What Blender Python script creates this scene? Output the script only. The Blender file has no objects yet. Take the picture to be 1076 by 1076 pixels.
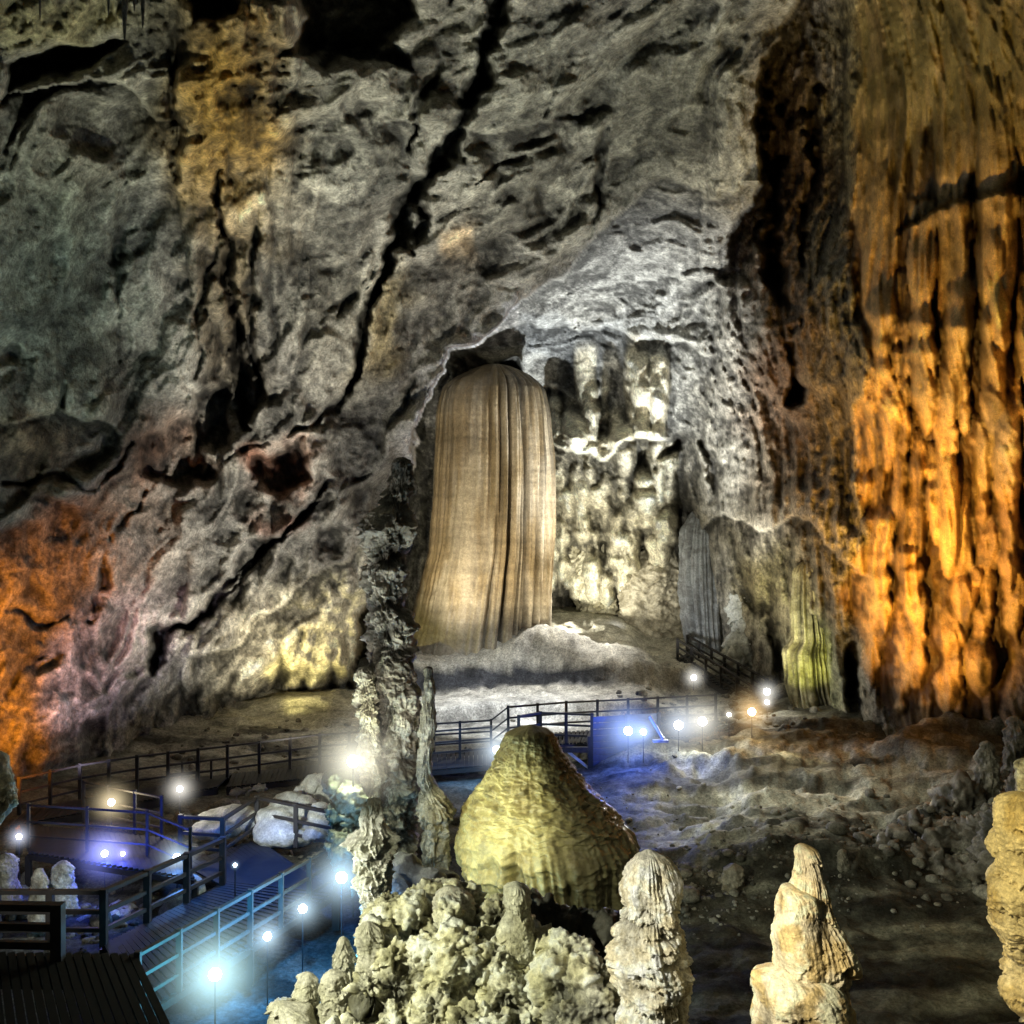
import bpy, bmesh, math, random
import numpy as np
from mathutils import Vector, Matrix
random.seed(7)
rng = np.random.RandomState(7)
SC = bpy.context.scene
COL = SC.collection
F = 1076.0          # focal length in picture units (36 mm lens on 36 mm sensor)
CH = 9.5            # camera height above the cave floor
def W(px, py, Y):   # a point at distance Y
    return np.array([(px-538)*Y/F, Y, CH-(py-538)*Y/F])
def G(px, py, z):   # a point on the level z
    Y = (CH-z)*F/(py-538)
    return np.array([(px-538)*Y/F, Y, z])

# ------------------------------------------------------------------ noise
_r = np.random.RandomState(3)
PERM = np.concatenate([_r.permutation(256)]*2).astype(np.int32)
GR = _r.normal(size=(256, 3)); GR /= np.linalg.norm(GR, axis=1)[:, None]; GR = GR.astype(np.float32)
JT = _r.rand(256, 3).astype(np.float32)
def _h(i, j, k):
    return PERM[(PERM[(PERM[i & 255]+j) & 255]+k) & 255]
def gn(P):
    P = P.astype(np.float32); I = np.floor(P).astype(np.int32); f = P-I
    u = f*f*f*(f*(f*6-15)+10)
    out = 0
    for a in (0, 1):
        wa = u[:, 0] if a else 1-u[:, 0]
        for b in (0, 1):
            wb = u[:, 1] if b else 1-u[:, 1]
            for c in (0, 1):
                wc = u[:, 2] if c else 1-u[:, 2]
                g = GR[_h(I[:, 0]+a, I[:, 1]+b, I[:, 2]+c)]
                out = out + wa*wb*wc*(g[:, 0]*(f[:, 0]-a)+g[:, 1]*(f[:, 1]-b)+g[:, 2]*(f[:, 2]-c))
    return out*1.5
def fbm(P, o=4, s=0.0, g=.5):
    t = 0; a = 1
    P = P+s*17.3+5.1
    for i in range(o):
        t = t+a*gn(P); a *= g; P = P*2.03+11.7
    return t
def ridge(P, o=3, s=0.0):
    t = 0; a = 1; P = P+s*13.1+3.3
    for i in range(o):
        t = t+a*(1-2.2*np.abs(gn(P))); a *= .5; P = P*2.1+7.3
    return t-0.6
def billow(P, o=3, s=0.0):
    t = 0; a = 1; P = P+s*9.7+1.9
    for i in range(o):
        t = t+a*np.abs(gn(P)); a *= .5; P = P*2.1+5.9
    return t
def worley(P, s=0.0):
    P = (P+s*7.7).astype(np.float32); I = np.floor(P-.5).astype(np.int32)
    best = np.full(len(P), 9., np.float32)
    for a in (0, 1):
        for b in (0, 1):
            for c in (0, 1):
                J = I+np.array([a, b, c], np.int32)
                q = J+.15+.7*JT[_h(J[:, 0], J[:, 1], J[:, 2])]
                best = np.minimum(best, ((P-q)**2).sum(1))
    return np.sqrt(best)
def sstep(a, b, x):
    t = np.clip((x-a)/(b-a), 0, 1); return t*t*(3-2*t)
def lerp(a, b, t): return a+(b-a)*t

# ------------------------------------------------------------------ materials
def newmat(name):
    m = bpy.data.materials.new(name); m.use_nodes = True
    nt = m.node_tree; b = nt.nodes['Principled BSDF']
    return m, nt, b
def rockmat(name, scale=1.0, bump=.5, rough=.62, spec=.35, var=.35, dist=.05, grit=.5):
    m, nt, b = newmat(name); N = nt.nodes; L = nt.links
    at = N.new('ShaderNodeAttribute'); at.attribute_name = 'Col'
    tc = N.new('ShaderNodeTexCoord')
    n1 = N.new('ShaderNodeTexNoise'); n1.inputs['Scale'].default_value = 3.1*scale; n1.inputs['Detail'].default_value = 8; n1.inputs['Roughness'].default_value = .68
    n2 = N.new('ShaderNodeTexNoise'); n2.inputs['Scale'].default_value = 14*scale; n2.inputs['Detail'].default_value = 5; n2.inputs['Roughness'].default_value = .65
    vo = N.new('ShaderNodeTexVoronoi'); vo.inputs['Scale'].default_value = 4.5*scale
    for q in (n1, n2): L.new(tc.outputs['Object'], q.inputs['Vector'])
    mv = N.new('ShaderNodeMix'); mv.data_type = 'RGBA'; mv.inputs['Factor'].default_value = .25
    L.new(tc.outputs['Object'], mv.inputs['A']); L.new(n1.outputs['Color'], mv.inputs['B']); L.new(mv.outputs['Result'], vo.inputs['Vector'])
    mr = N.new('ShaderNodeMapRange'); mr.inputs['From Min'].default_value = .3; mr.inputs['From Max'].default_value = .7
    mr.inputs['To Min'].default_value = 1-var*1.5; mr.inputs['To Max'].default_value = 1+var
    L.new(n1.outputs['Fac'], mr.inputs['Value'])
    n3 = N.new('ShaderNodeTexNoise'); n3.inputs['Scale'].default_value = 7.5*scale; n3.inputs['Detail'].default_value = 9; n3.inputs['Roughness'].default_value = .78
    L.new(tc.outputs['Object'], n3.inputs['Vector'])
    m3 = N.new('ShaderNodeMapRange'); m3.inputs['From Min'].default_value = .36; m3.inputs['From Max'].default_value = .62
    m3.inputs['To Min'].default_value = 1-grit; m3.inputs['To Max'].default_value = 1+grit*.5; L.new(n3.outputs['Fac'], m3.inputs['Value'])
    mm = N.new('ShaderNodeMath'); mm.operation = 'MULTIPLY'; L.new(mr.outputs['Result'], mm.inputs[0]); L.new(m3.outputs['Result'], mm.inputs[1])
    mx = N.new('ShaderNodeVectorMath'); mx.operation = 'SCALE'
    L.new(at.outputs['Color'], mx.inputs[0]); L.new(mm.outputs[0], mx.inputs['Scale'])
    L.new(mx.outputs['Vector'], b.inputs['Base Color'])
    rr = N.new('ShaderNodeMapRange'); rr.inputs['From Min'].default_value = .3; rr.inputs['From Max'].default_value = .7
    rr.inputs['To Min'].default_value = rough-.22; rr.inputs['To Max'].default_value = rough+.2
    L.new(n2.outputs['Fac'], rr.inputs['Value']); L.new(rr.outputs['Result'], b.inputs['Roughness'])
    b.inputs['Specular IOR Level'].default_value = spec
    a1 = N.new('ShaderNodeMath'); a1.operation = 'MULTIPLY_ADD'; a1.inputs[1].default_value = .5
    L.new(n2.outputs['Fac'], a1.inputs[0]); L.new(n1.outputs['Fac'], a1.inputs[2])
    a2 = N.new('ShaderNodeMath'); a2.operation = 'MULTIPLY_ADD'; a2.inputs[1].default_value = -.35
    L.new(vo.outputs['Distance'], a2.inputs[0]); L.new(a1.outputs[0], a2.inputs[2])
    bp = N.new('ShaderNodeBump'); bp.inputs['Strength'].default_value = bump; bp.inputs['Distance'].default_value = dist
    L.new(a2.outputs[0], bp.inputs['Height']); L.new(bp.outputs['Normal'], b.inputs['Normal'])
    return m
def solid(name, c, rough=.5, metal=0, noise=.25, scale=6):
    m, nt, b = newmat(name); N = nt.nodes; L = nt.links
    tc = N.new('ShaderNodeTexCoord'); n = N.new('ShaderNodeTexNoise'); n.inputs['Scale'].default_value = scale; n.inputs['Detail'].default_value = 6
    L.new(tc.outputs['Object'], n.inputs['Vector'])
    r = N.new('ShaderNodeMapRange'); r.inputs['From Min'].default_value = .3; r.inputs['From Max'].default_value = .7
    r.inputs['To Min'].default_value = 1-noise; r.inputs['To Max'].default_value = 1+noise
    L.new(n.outputs['Fac'], r.inputs['Value'])
    s = N.new('ShaderNodeVectorMath'); s.operation = 'SCALE'; s.inputs[0].default_value = c
    L.new(r.outputs['Result'], s.inputs['Scale']); L.new(s.outputs['Vector'], b.inputs['Base Color'])
    b.inputs['Roughness'].default_value = rough; b.inputs['Metallic'].default_value = metal
    bp = N.new('ShaderNodeBump'); bp.inputs['Strength'].default_value = .3; bp.inputs['Distance'].default_value = .01
    L.new(n.outputs['Fac'], bp.inputs['Height']); L.new(bp.outputs['Normal'], b.inputs['Normal'])
    return m
def emit(name, c, s):
    m = bpy.data.materials.new(name); m.use_nodes = True; nt = m.node_tree; nt.nodes.clear()
    o = nt.nodes.new('ShaderNodeOutputMaterial'); e = nt.nodes.new('ShaderNodeEmission')
    e.inputs['Color'].default_value = (*c, 1); e.inputs['Strength'].default_value = s
    nt.links.new(e.outputs[0], o.inputs['Surface']); return m
def glaremat(name, c, s):   # lamp glare put in as a glowing volume that fades out radially
    m = bpy.data.materials.new(name); m.use_nodes = True; nt = m.node_tree; nt.nodes.clear(); N = nt.nodes; L = nt.links
    o = N.new('ShaderNodeOutputMaterial'); e = N.new('ShaderNodeEmission'); e.inputs['Color'].default_value = (*c, 1)
    tc = N.new('ShaderNodeTexCoord'); ln = N.new('ShaderNodeVectorMath'); ln.operation = 'LENGTH'
    L.new(tc.outputs['Object'], ln.inputs[0])
    mr = N.new('ShaderNodeMapRange'); mr.inputs['From Min'].default_value = 0; mr.inputs['From Max'].default_value = 1
    mr.inputs['To Min'].default_value = 1; mr.inputs['To Max'].default_value = 0
    L.new(ln.outputs['Value'], mr.inputs['Value'])
    pw = N.new('ShaderNodeMath'); pw.operation = 'POWER'; pw.inputs[1].default_value = 4.5
    L.new(mr.outputs['Result'], pw.inputs[0])
    ml = N.new('ShaderNodeMath'); ml.operation = 'MULTIPLY'; ml.inputs[1].default_value = s
    L.new(pw.outputs[0], ml.inputs[0]); L.new(ml.outputs[0], e.inputs['Strength'])
    L.new(e.outputs[0], o.inputs['Volume']); return m

M_WALL = rockmat('cave_rock', 1.0, .9, .62, .3, .36, .11, .62)
M_FORM = rockmat('calcite', 2.6, .8, .5, .4, .2, .035, .4)
M_FLOOR = rockmat('cave_ground', 1.6, .6, .78, .15, .3, .05, .6)
M_SMOOTH = rockmat('flowstone_calcite', 1.6, .4, .42, .45, .2, .03, .3)
M_RAIL = solid('dark_timber', (.035, .03, .026), .55)
M_RAILP = solid('lit_timber', (.06, .057, .05), .6)  # paler copy of the rail timber, lamplight put into its colour
M_DECK = solid('deck_timber', (.018, .019, .022), .7)
M_BLACK = solid('black_timber', (.003, .0035, .0035), .95)
M_HOUSE = solid('lamp_casing', (.05, .05, .055), .4, .6)
M_POLE = solid('pale_metal', (.55, .55, .52), .4, .2)

# ------------------------------------------------------------------ objects
def tag(o, label=None, cat=None, group=None, kind=None):
    if label: o['label'] = label
    if cat: o['category'] = cat
    if group: o['group'] = group
    if kind: o['kind'] = kind
    return o
def empty(name, loc, label, cat, group=None, rz=0):
    o = bpy.data.objects.new(name, None); COL.objects.link(o); o.location = tuple(loc); o.rotation_euler = (0, 0, rz)
    o.empty_display_size = .2
    return tag(o, label, cat, group)
def npmesh(name, V, Q, mat, col=None, origin=None, parent=None):
    V = np.asarray(V, np.float32)
    if origin is not None: V = V-np.asarray(origin, np.float32)
    me = bpy.data.meshes.new(name)
    me.vertices.add(len(V)); me.vertices.foreach_set('co', V.ravel())
    n = Q.shape[1]
    me.loops.add(Q.size); me.loops.foreach_set('vertex_index', Q.ravel().astype(np.int32))
    me.polygons.add(len(Q)); me.polygons.foreach_set('loop_start', np.arange(0, Q.size, n, dtype=np.int32))
    me.polygons.foreach_set('loop_total', np.full(len(Q), n, np.int32))
    me.update(); me.validate()
    me.polygons.foreach_set('use_smooth', np.ones(len(me.polygons), bool))
    if col is not None:
        a = me.attributes.new('Col', 'FLOAT_COLOR', 'POINT')
        c = np.ones((len(V), 4), np.float32); c[:, :3] = np.clip(col, .004, .85); a.data.foreach_set('color', c.ravel())
    me.materials.append(mat)
    o = bpy.data.objects.new(name, me); COL.objects.link(o)
    if origin is not None: o.location = tuple(float(x) for x in origin)
    if parent:
        o.parent = parent; o.location = o.location-parent.location
    return o
def gridquads(ny, nx, wrap=False):
    i = np.arange(ny-1)[:, None]; j = np.arange(nx if wrap else nx-1)[None, :]
    a = i*nx+j; b = i*nx+(j+1) % nx
    return np.stack([a, a+nx, b+nx, b], -1).reshape(-1, 4)
class MB:
    def __init__(s): s.bm = bmesh.new()
    def box(s, c, size, R=None):
        M = Matrix.Translation(Vector(c)) @ (R.to_4x4() if R is not None else Matrix.Identity(4)) @ Matrix.Diagonal((*size, 1))
        bmesh.ops.create_cube(s.bm, size=1, matrix=M); return s
    def bar(s, a, b, w, h):
        a = Vector(a); b = Vector(b); d = b-a
        R = d.to_track_quat('X', 'Z').to_matrix()
        return s.box((a+b)/2, (d.length, w, h), R)
    def cyl(s, a, b, r, r2=None, seg=12):
        a = Vector(a); b = Vector(b); d = b-a
        M = Matrix.Translation((a+b)/2) @ d.to_track_quat('Z', 'Y').to_matrix().to_4x4()
        bmesh.ops.create_cone(s.bm, cap_ends=True, segments=seg, radius1=r, radius2=r if r2 is None else r2, depth=d.length, matrix=M); return s
    def build(s, name, mat, parent=None, bevel=0):
        if bevel: bmesh.ops.bevel(s.bm, geom=list(s.bm.edges), offset=bevel, segments=1, affect='EDGES')
        me = bpy.data.meshes.new(name); s.bm.to_mesh(me); s.bm.free(); me.materials.append(mat)
        o = bpy.data.objects.new(name, me); COL.objects.link(o)
        if parent:
            o.parent = parent
            if parent.location.length: me.transform(Matrix.Translation(-parent.location))
        return o

# ------------------------------------------------------------------ helpers in the wall's own plane
def sdpoly(X, Y, pts):
    pts = np.array(pts, float); d = np.full(X.shape, 1e9); ins = np.zeros(X.shape, bool)
    n = len(pts)
    for i in range(n):
        a = pts[i]; b = pts[(i+1) % n]; e = b-a
        wx = X-a[0]; wy = Y-a[1]
        t = np.clip((wx*e[0]+wy*e[1])/(e@e), 0, 1)
        d = np.minimum(d, (wx-e[0]*t)**2+(wy-e[1]*t)**2)
        c = ((a[1] <= Y) & (b[1] > Y)) | ((b[1] <= Y) & (a[1] > Y))
        xx = a[0]+(Y-a[1])*e[0]/(e[1] if e[1] != 0 else 1e-9)
        ins ^= c & (X < xx)
    d = np.sqrt(d); return np.where(ins, d, -d)
def linedist(X, Y, pts):
    best = np.full(X.shape, 1e9); ww = np.zeros(X.shape)
    for (a, b) in zip(pts[:-1], pts[1:]):
        e = np.array([b[0]-a[0], b[1]-a[1]], float); wx = X-a[0]; wy = Y-a[1]
        t = np.clip((wx*e[0]+wy*e[1])/(e@e), 0, 1)
        d = np.hypot(wx-e[0]*t, wy-e[1]*t); w = a[2]+(b[2]-a[2])*t
        k = d/w < best; best = np.where(k, d/w, best); ww = np.where(k, w, ww)
    return best
def tps(pts, X, Y):
    P = np.array(pts, float); c = P[:, :2]/400; n = len(P)
    def k(r2): return np.where(r2 > 0, .5*r2*np.log(np.maximum(r2, 1e-12)), 0)
    K = k(((c[:, None]-c[None])**2).sum(-1))+np.eye(n)*1e-3
    A = np.zeros((n+3, n+3)); A[:n, :n] = K; A[:n, n] = 1; A[:n, n+1:] = c; A[n:, :n] = A[:n, n:].T
    s = np.linalg.solve(A, np.concatenate([P[:, 2], [0, 0, 0]]))
    x = X/400; y = Y/400; out = s[n]+s[n+1]*x+s[n+2]*y
    for i in range(n): out = out+s[i]*k((x-c[i, 0])**2+(y-c[i, 1])**2)
    return out
def drips(X, Y, poly, n, w=(8, 20), L=(60, 200), amp=1.2, seed=1, nodes=.2, bottom=None, slant=0):
    """rounded hanging pipes of flowstone; returns their height in picture units (multiply by Y/F for metres)"""
    r = np.random.RandomState(seed); H = np.zeros(X.shape)
    P = np.array(poly, float); x0, y0 = P.min(0); x1, y1 = P.max(0)
    gx0 = X[0, 0]; gy0 = Y[0, 0]; st = X[0, 1]-X[0, 0]
    for i in range(n):
        for _ in range(30):
            cx = r.uniform(x0, x1); cy = r.uniform(y0, y1)
            if sdpoly(np.array([cx]), np.array([cy]), poly)[0] > 0: break
        ww = r.uniform(*w); LL = r.uniform(*L)
        j0 = int((cx-ww*1.6-12-gx0)/st); j1 = int((cx+ww*1.6+12-gx0)/st); i0 = int((cy-LL-gy0)/st); i1 = int((cy+4-gy0)/st)
        j0 = max(0, j0); i0 = max(0, i0); j1 = min(X.shape[1], j1); i1 = min(X.shape[0], i1)
        if j1 <= j0 or i1 <= i0: continue
        xs = X[i0:i1, j0:j1]; ys = Y[i0:i1, j0:j1]
        t = (cy-ys)/LL                                   # 0 at the tip, 1 at the top
        tip = np.sqrt(np.clip(t/.16, 0, 1))
        ph = r.uniform(0, 6); yy_ = ys/ww*r.uniform(.5, 1.0)+ph*9; nd = 1+nodes*1.1*(np.sin(yy_+1.7*np.sin(yy_*.37+ph))+.5*np.sin(yy_*2.3+2*np.sin(yy_*.61)))
        wl = ww*tip*nd*(.85+.35*t)
        cc = cx+2.5*np.sin(ys/47+ph)+slant*(cy-ys)
        q = 1-((xs-cc)/np.maximum(wl, .1))**2
        fade = np.clip((1-t)/.45, 0, 1)
        h = np.sqrt(np.clip(q, 0, 1))*wl*amp*fade+ww*.25*fade*(q > 0)
        H[i0:i1, j0:j1] = np.maximum(H[i0:i1, j0:j1], h)
    return H

# ================================================================== THE CAVE WALLS (one folded sheet, split by region)
ST = 2.0
gx = np.arange(-260, 1340, ST); gy = np.arange(-300, 880, ST)
PX, PY = np.meshgrid(gx, gy)
wx_ = PX+6*np.sin(PY/23.)+4*np.sin(PY/9.+1)      # ragged outlines
N2 = np.stack([PX.ravel()/60, PY.ravel()/60, 0*PX.ravel()], -1)
jx = (fbm(N2, 4, 1)*26).reshape(PX.shape); jy = (fbm(N2, 4, 2)*26).reshape(PX.shape)
JX = PX+jx*.55; JY = PY+jy*.55
DL = tps([(-260, 900, 24), (-260, 500, 21), (-260, 0, 18), (-260, -300, 17), (0, 830, 34), (100, 800, 38), (180, 775, 43), (280, 745, 49), (370, 735, 52), (440, 720, 55),
          (0, 550, 31), (100, 550, 35), (200, 560, 40), (300, 570, 45), (400, 560, 49), (0, 250, 27), (150, 260, 32), (300, 300, 37), (430, 400, 44), (500, 340, 45), (600, 270, 43),
          (0, 0, 22), (200, 0, 25), (400, 0, 28), (600, 0, 30), (800, 0, 33), (700, 190, 41), (790, 200, 39), (550, 150, 36), (0, -300, 17), (400, -300, 19), (800, -300, 21), (1300, -300, 22)], PX, PY)
DC = tps([(700, 195, 43), (600, 290, 50), (520, 350, 55), (450, 420, 60), (640, 330, 56), (700, 300, 51), (760, 300, 49), (600, 400, 61), (700, 400, 56), (600, 462, 62), (700, 462, 60),
          (580, 490, 66), (650, 600, 66), (600, 700, 67), (700, 700, 65), (740, 560, 60), (440, 600, 64), (420, 800, 62), (800, 800, 60)], PX, PY)
DR = tps([(850, -300, 26), (1340, -300, 20), (850, 0, 44), (830, 200, 47), (760, 260, 49), (745, 350, 51), (735, 450, 57), (715, 560, 63), (722, 670, 62), (780, 560, 53), (790, 700, 53), (840, 620, 48),
          (830, 720, 49), (870, 760, 46), (940, 790, 41), (940, 600, 39), (1000, 600, 37), (1076, 500, 34), (1076, 200, 32), (950, 200, 37), (900, 80, 41), (1076, 0, 30), (950, 0, 36), (920, 400, 39),
          (1076, 780, 37), (1300, 500, 27), (1300, 800, 29), (1300, 0, 24), (880, 450, 44)], PX, PY)
polyC = [(440, 525), (436, 470), (443, 425), (470, 385), (500, 357), (545, 322), (600, 272), (650, 226), (700, 190), (760, 196), (800, 200), (830, 400), (830, 900), (372, 900), (378, 700), (398, 600), (425, 555)]
polyR = [(850, -400), (838, 10), (815, 60), (802, 110), (795, 190), (770, 240), (752, 330), (738, 430), (716, 480), (708, 560), (718, 668), (770, 720), (790, 780), (790, 1000), (1500, 1000), (1500, -400)]
sC = sdpoly(JX, JY, polyC); sR = sdpoly(JX, JY, polyR)
mC = sstep(-3, 5, sC); 
wR = 4+14*sstep(200, 320, PY)
mR = sstep(-1, 1, sR/wR)
D = lerp(DL, DC, mC); D = lerp(D, DR, mR)
mL = (1-mC)*(1-mR)
D0 = D.copy()
# inner face of the arch lip: pale strip on the left edge of the opening
kx = (fbm(N2*1.8, 3, 71)*9).reshape(PX.shape); ky = (fbm(N2*1.8, 3, 72)*9).reshape(PX.shape)
KX = PX+jx*.35+kx*.55; KY = PY+jy*.35+ky*.55
GWID = 1.15*np.exp(.9*fbm(N2*1.7, 3, 73).reshape(PX.shape)); GDEP = np.clip(.75+1.5*fbm(N2*1.3, 3, 74).reshape(PX.shape), .05, 1.4)
lip = np.exp(-((sC-2)/14)**2)*sstep(600, 500, PX)*(PY < 520)
D -= 1.2*lip*(mC < .5)
# ---- grooves and hollows
def groove(pts, depth, power=2, m=None, main=False):
    global D
    q = linedist(KX, KY, pts)*GWID; g = np.clip(1-q, 0, 1)
    D += depth*g*(np.maximum(GDEP, .8) if main else GDEP)*(1 if m is None else m)
def hollow(poly, depth, soft=12, m=None):
    global D
    D += depth*sstep(-soft*.4, soft*1.3, sdpoly(KX, KY, poly))*(1 if m is None else m)
grooves = [([(532, -30, 14), (508, 60, 11), (488, 120, 12), (462, 170, 14), (440, 200, 16), (420, 250, 15), (395, 300, 9), (378, 350, 7), (368, 410, 5)], 3.2),
    ([(438, 210, 6), (375, 300, 7), (355, 330, 4)], 1.2),
    ([(178, 40, 9), (184, 140, 12), (190, 190, 10)], 2.2), ([(-10, 240, 10), (0, 180, 12), (28, 120, 9), (60, 90, 12)], 2.2),
    ([(235, 180, 6), (240, 300, 10), (255, 400, 14), (265, 450, 8)], 3.0), ([(268, 235, 5), (262, 330, 12), (268, 440, 6)], 2.5),
    ([(636, 130, 8), (632, 200, 10), (620, 250, 6)], 1.8), ([(560, 170, 14), (575, 210, 18), (580, 240, 10)], 1.4),
    ([(130, 170, 7), (122, 230, 8), (128, 380, 7)], .9), ([(65, 400, 4), (60, 440, 8), (40, 500, 10)], 1.3),
    ([(478, 0, 6), (462, 60, 7), (440, 110, 7), (430, 150, 5)], 1.5), ([(760, 90, 5), (735, 60, 4)], .7),
    ([(205, 500, 6), (250, 478, 6), (330, 452, 7), (368, 410, 5)], 1.6), ([(345, 510, 5), (320, 540, 6), (275, 572, 7), (236, 612, 9), (215, 645, 10), (175, 668, 9), (160, 705, 7)], 2.4),
    ([(95, 655, 5), (105, 620, 8), (125, 560, 7), (150, 520, 6)], 1.4), ([(0, 742, 4), (30, 700, 8), (60, 690, 4)], 1.0), ([(10, 640, 4), (40, 655, 7), (65, 650, 3)], .8),
    ([(430, 400, 6), (405, 470, 8), (380, 500, 8), (352, 530, 6)], 1.5), ([(385, 560, 4), (345, 590, 5), (330, 612, 5)], .9),
    ([(0, 510, 5), (60, 500, 9), (100, 515, 7), (140, 470, 8)], 1.6), ([(230, 250, 5), (210, 330, 7), (205, 400, 5)], 1.2),
    ([(500, 190, 4), (550, 160, 6), (600, 60, 6)], .8), ([(500, 300, 4), (520, 296, 5), (545, 305, 3)], .6)]
for gi, (g_, d_) in enumerate(grooves): groove([(a, b, c*(1.1 if gi in (0, 13) else .8)) for a, b, c in g_], d_*(1.4 if gi in (0, 13) else .8 if gi in (4, 5) else .5), m=mL, main=gi in (0, 4, 5, 13))
hollow([(312, -40), (450, -40), (432, 20), (400, 62), (340, 75), (312, 50)], 3.0, 12, mL)
hollow([(0, 60), (60, 38), (125, 45), (100, 75), (30, 90), (0, 110)], 2.6, 10, mL)
hollow([(195, -20), (255, 0), (250, 12), (200, 28)], 2.0, 6, mL)
hollow([(265, 478), (325, 463), (330, 500), (290, 520), (270, 510)], 2.0, 8, mL)
hollow([(150, 455), (215, 430), (225, 500), (180, 520), (145, 500)], 1.6, 8, mL)
hollow([(205, 260), (262, 240), (276, 440), (240, 470), (215, 400)], 1.4, 22, mL)
hollow([(200, 410), (245, 405), (245, 470), (212, 478)], 2.0, 8, mL)
hollow([(225, 738), (240, 705), (300, 700), (380, 700), (380, 745), (230, 755)], 1.6, 12, mL)
hollow([(480, 372), (548, 376), (552, 396), (476, 396)], 3.0, 5)
# recesses on the chamber's right and between the right-hand curtains
groove([(800, 60, 14), (812, 200, 16), (822, 330, 16), (838, 420, 10)], 3.0, m=mR)
groove([(855, 90, 10), (850, 200, 9), (845, 300, 7)], 2.0, m=mR)
groove([(892, 680, 9), (896, 730, 13), (905, 775, 13)], 3.5, m=mR)
groove([(735, 470, 8), (755, 520, 12), (730, 560, 9)], 1.5, m=mR)
groove([(706, 470, 10), (690, 490, 6)], 2.5)
groove([(770, 600, 6), (800, 640, 9), (815, 700, 10)], 1.4, m=mR)
# ---- ledges (a sill that stands out over what is below it)
def ledge(pts, amp, up, down):
    """pts left to right; rock above the line stands out by amp, fading upwards"""
    global D
    p = np.array(pts, float); yl = np.interp(JX, p[:, 0], p[:, 1]); inx = sstep(p[0, 0]-15, p[0, 0]+15, PX)*(1-sstep(p[-1, 0]-15, p[-1, 0]+15, PX))
    d = yl-JY
    D -= amp*inx*np.where(d > 0, np.exp(-(d/up)**2), 0)*sstep(-2, 3, d)
    D += amp*.35*inx*np.where(d <= 0, np.exp(-(d/down)**2), 0)
ledge([(160, 680), (215, 640), (280, 570), (345, 515)], 1.4, 45, 18)
ledge([(200, 700), (260, 660), (330, 610), (385, 570)], 1.6, 35, 25)
ledge([(0, 100), (90, 88), (180, 120)], 1.2, 40, 30)
ledge([(300, 62), (350, 60), (430, 75)], -1.0, 20, 20)
ledge([(575, 470), (640, 476), (700, 462)], 3.0, 25, 20)
ledge([(0, 450), (60, 425), (130, 470)], .9, 50, 30)
ledge([(722, 568), (745, 545), (775, 538), (800, 556), (838, 546), (868, 572), (905, 600)], 1.0, 60, 40)
ledge([(400, 130), (520, 140), (620, 110)], .8, 40, 30)
ledge([(500, 352), (600, 345), (700, 352), (745, 372)], 1.0, 24, 24)
ledge([(640, 300), (700, 285), (760, 300)], .6, 24, 24)
# ---- rock relief
P0 = np.stack([(PX-538)*D0/F, D0, CH-(PY-538)*D0/F], -1).reshape(-1, 3)
a45 = math.radians(50)
W0 = np.stack([fbm(P0/6, 3, 61), fbm(P0/6, 3, 62), fbm(P0/6, 3, 63)], -1)*2.2
P1 = P0+W0+.35*np.stack([fbm(P0/1.3, 2, 64), fbm(P0/1.3, 2, 65), fbm(P0/1.3, 2, 66)], -1)
# strata lean up to the right on the left wall
Ps = P1.copy(); Ps[:, 0] = P1[:, 0]*math.cos(a45)+P1[:, 2]*math.sin(a45); Ps[:, 2] = -P1[:, 0]*math.sin(a45)+P1[:, 2]*math.cos(a45)
sh = PX.shape
big = fbm(P1/8, 3, 3).reshape(sh)
strata = ridge(Ps*np.array([.10, .25, .5]), 4, 4).reshape(sh)
med = billow(Ps*np.array([.25, .45, .6]), 4, 5).reshape(sh)
blk = worley(P1*np.array([.30, .30, .42]), 9).reshape(sh)
wl = worley(P1/.95, 19).reshape(sh)
mid = fbm(P1/2.4, 5, 15, .62).reshape(sh)
fine = fbm(P0/.6, 4, 10, .65).reshape(sh)
vert = ridge(P0*np.array([1.1, 1.1, .09])+.12*W0, 3, 11).reshape(sh)
vfine = ridge(P0*np.array([2.6, 2.6, .3]), 2, 12).reshape(sh)
patch = sstep(-.2, .3, fbm(P0/5, 3, 13).reshape(sh)); patch2 = sstep(-.1, .3, fbm(P0/4, 3, 16).reshape(sh))
mCC = mC*(1-mR)
def area(cx, cy, rx, ry): return np.exp(-(((JX+jx-cx)/rx)**2+((JY+jy-cy)/ry)**2)**1.5)
calm = np.clip(area(60, 330, 80, 120)+area(710, 110, 80, 80)+.7*area(150, 620, 90, 60)+.6*area(700, 250, 60, 50), 0, 1)
vL = np.clip(area(245, 110, 70, 150)+area(255, 330, 60, 110), 0, 1)*mL
vD = np.clip(area(245, 140, 66, 170)+area(300, 330, 40, 90)+area(290, 690, 110, 60)+.8*area(400, 345, 30, 60), 0, 1)
long_ = ridge(Ps*np.array([.045, .12, .28])+.3, 3, 24).reshape(sh)
slab = fbm(Ps*np.array([.07, .2, .30]), 3, 25).reshape(sh)
rock = -(1.3*big+1.1*slab+.75*long_-.45*med-.35*blk+.25*mid*(.5+.7*patch)+.10*(1-wl)*patch+.12*fine*(.6+.6*patch2)+.45*vL*vert)*(1-.5*calm)*(1-.62*vD)-.35*vD*vert*(1-vL)*mL
rockC = -.6*(.9*big+.6*ridge(P1*np.array([.06, .3, .7]), 3, 20).reshape(sh)-.35*billow(P1*np.array([.2, .5, 1.0]), 4, 21).reshape(sh)+.22*mid+.13*fine)
rockR = -(.9*big-.35*blk+.35*mid+.2*(1-wl)*patch+.16*fine+.5*vert*(.4+.6*patch2)-.25*med)
ceilC = sstep(475, 440, PY)
D += rock*mL+(rockC*ceilC+rockR*.9*(1-ceilC))*mCC
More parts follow.
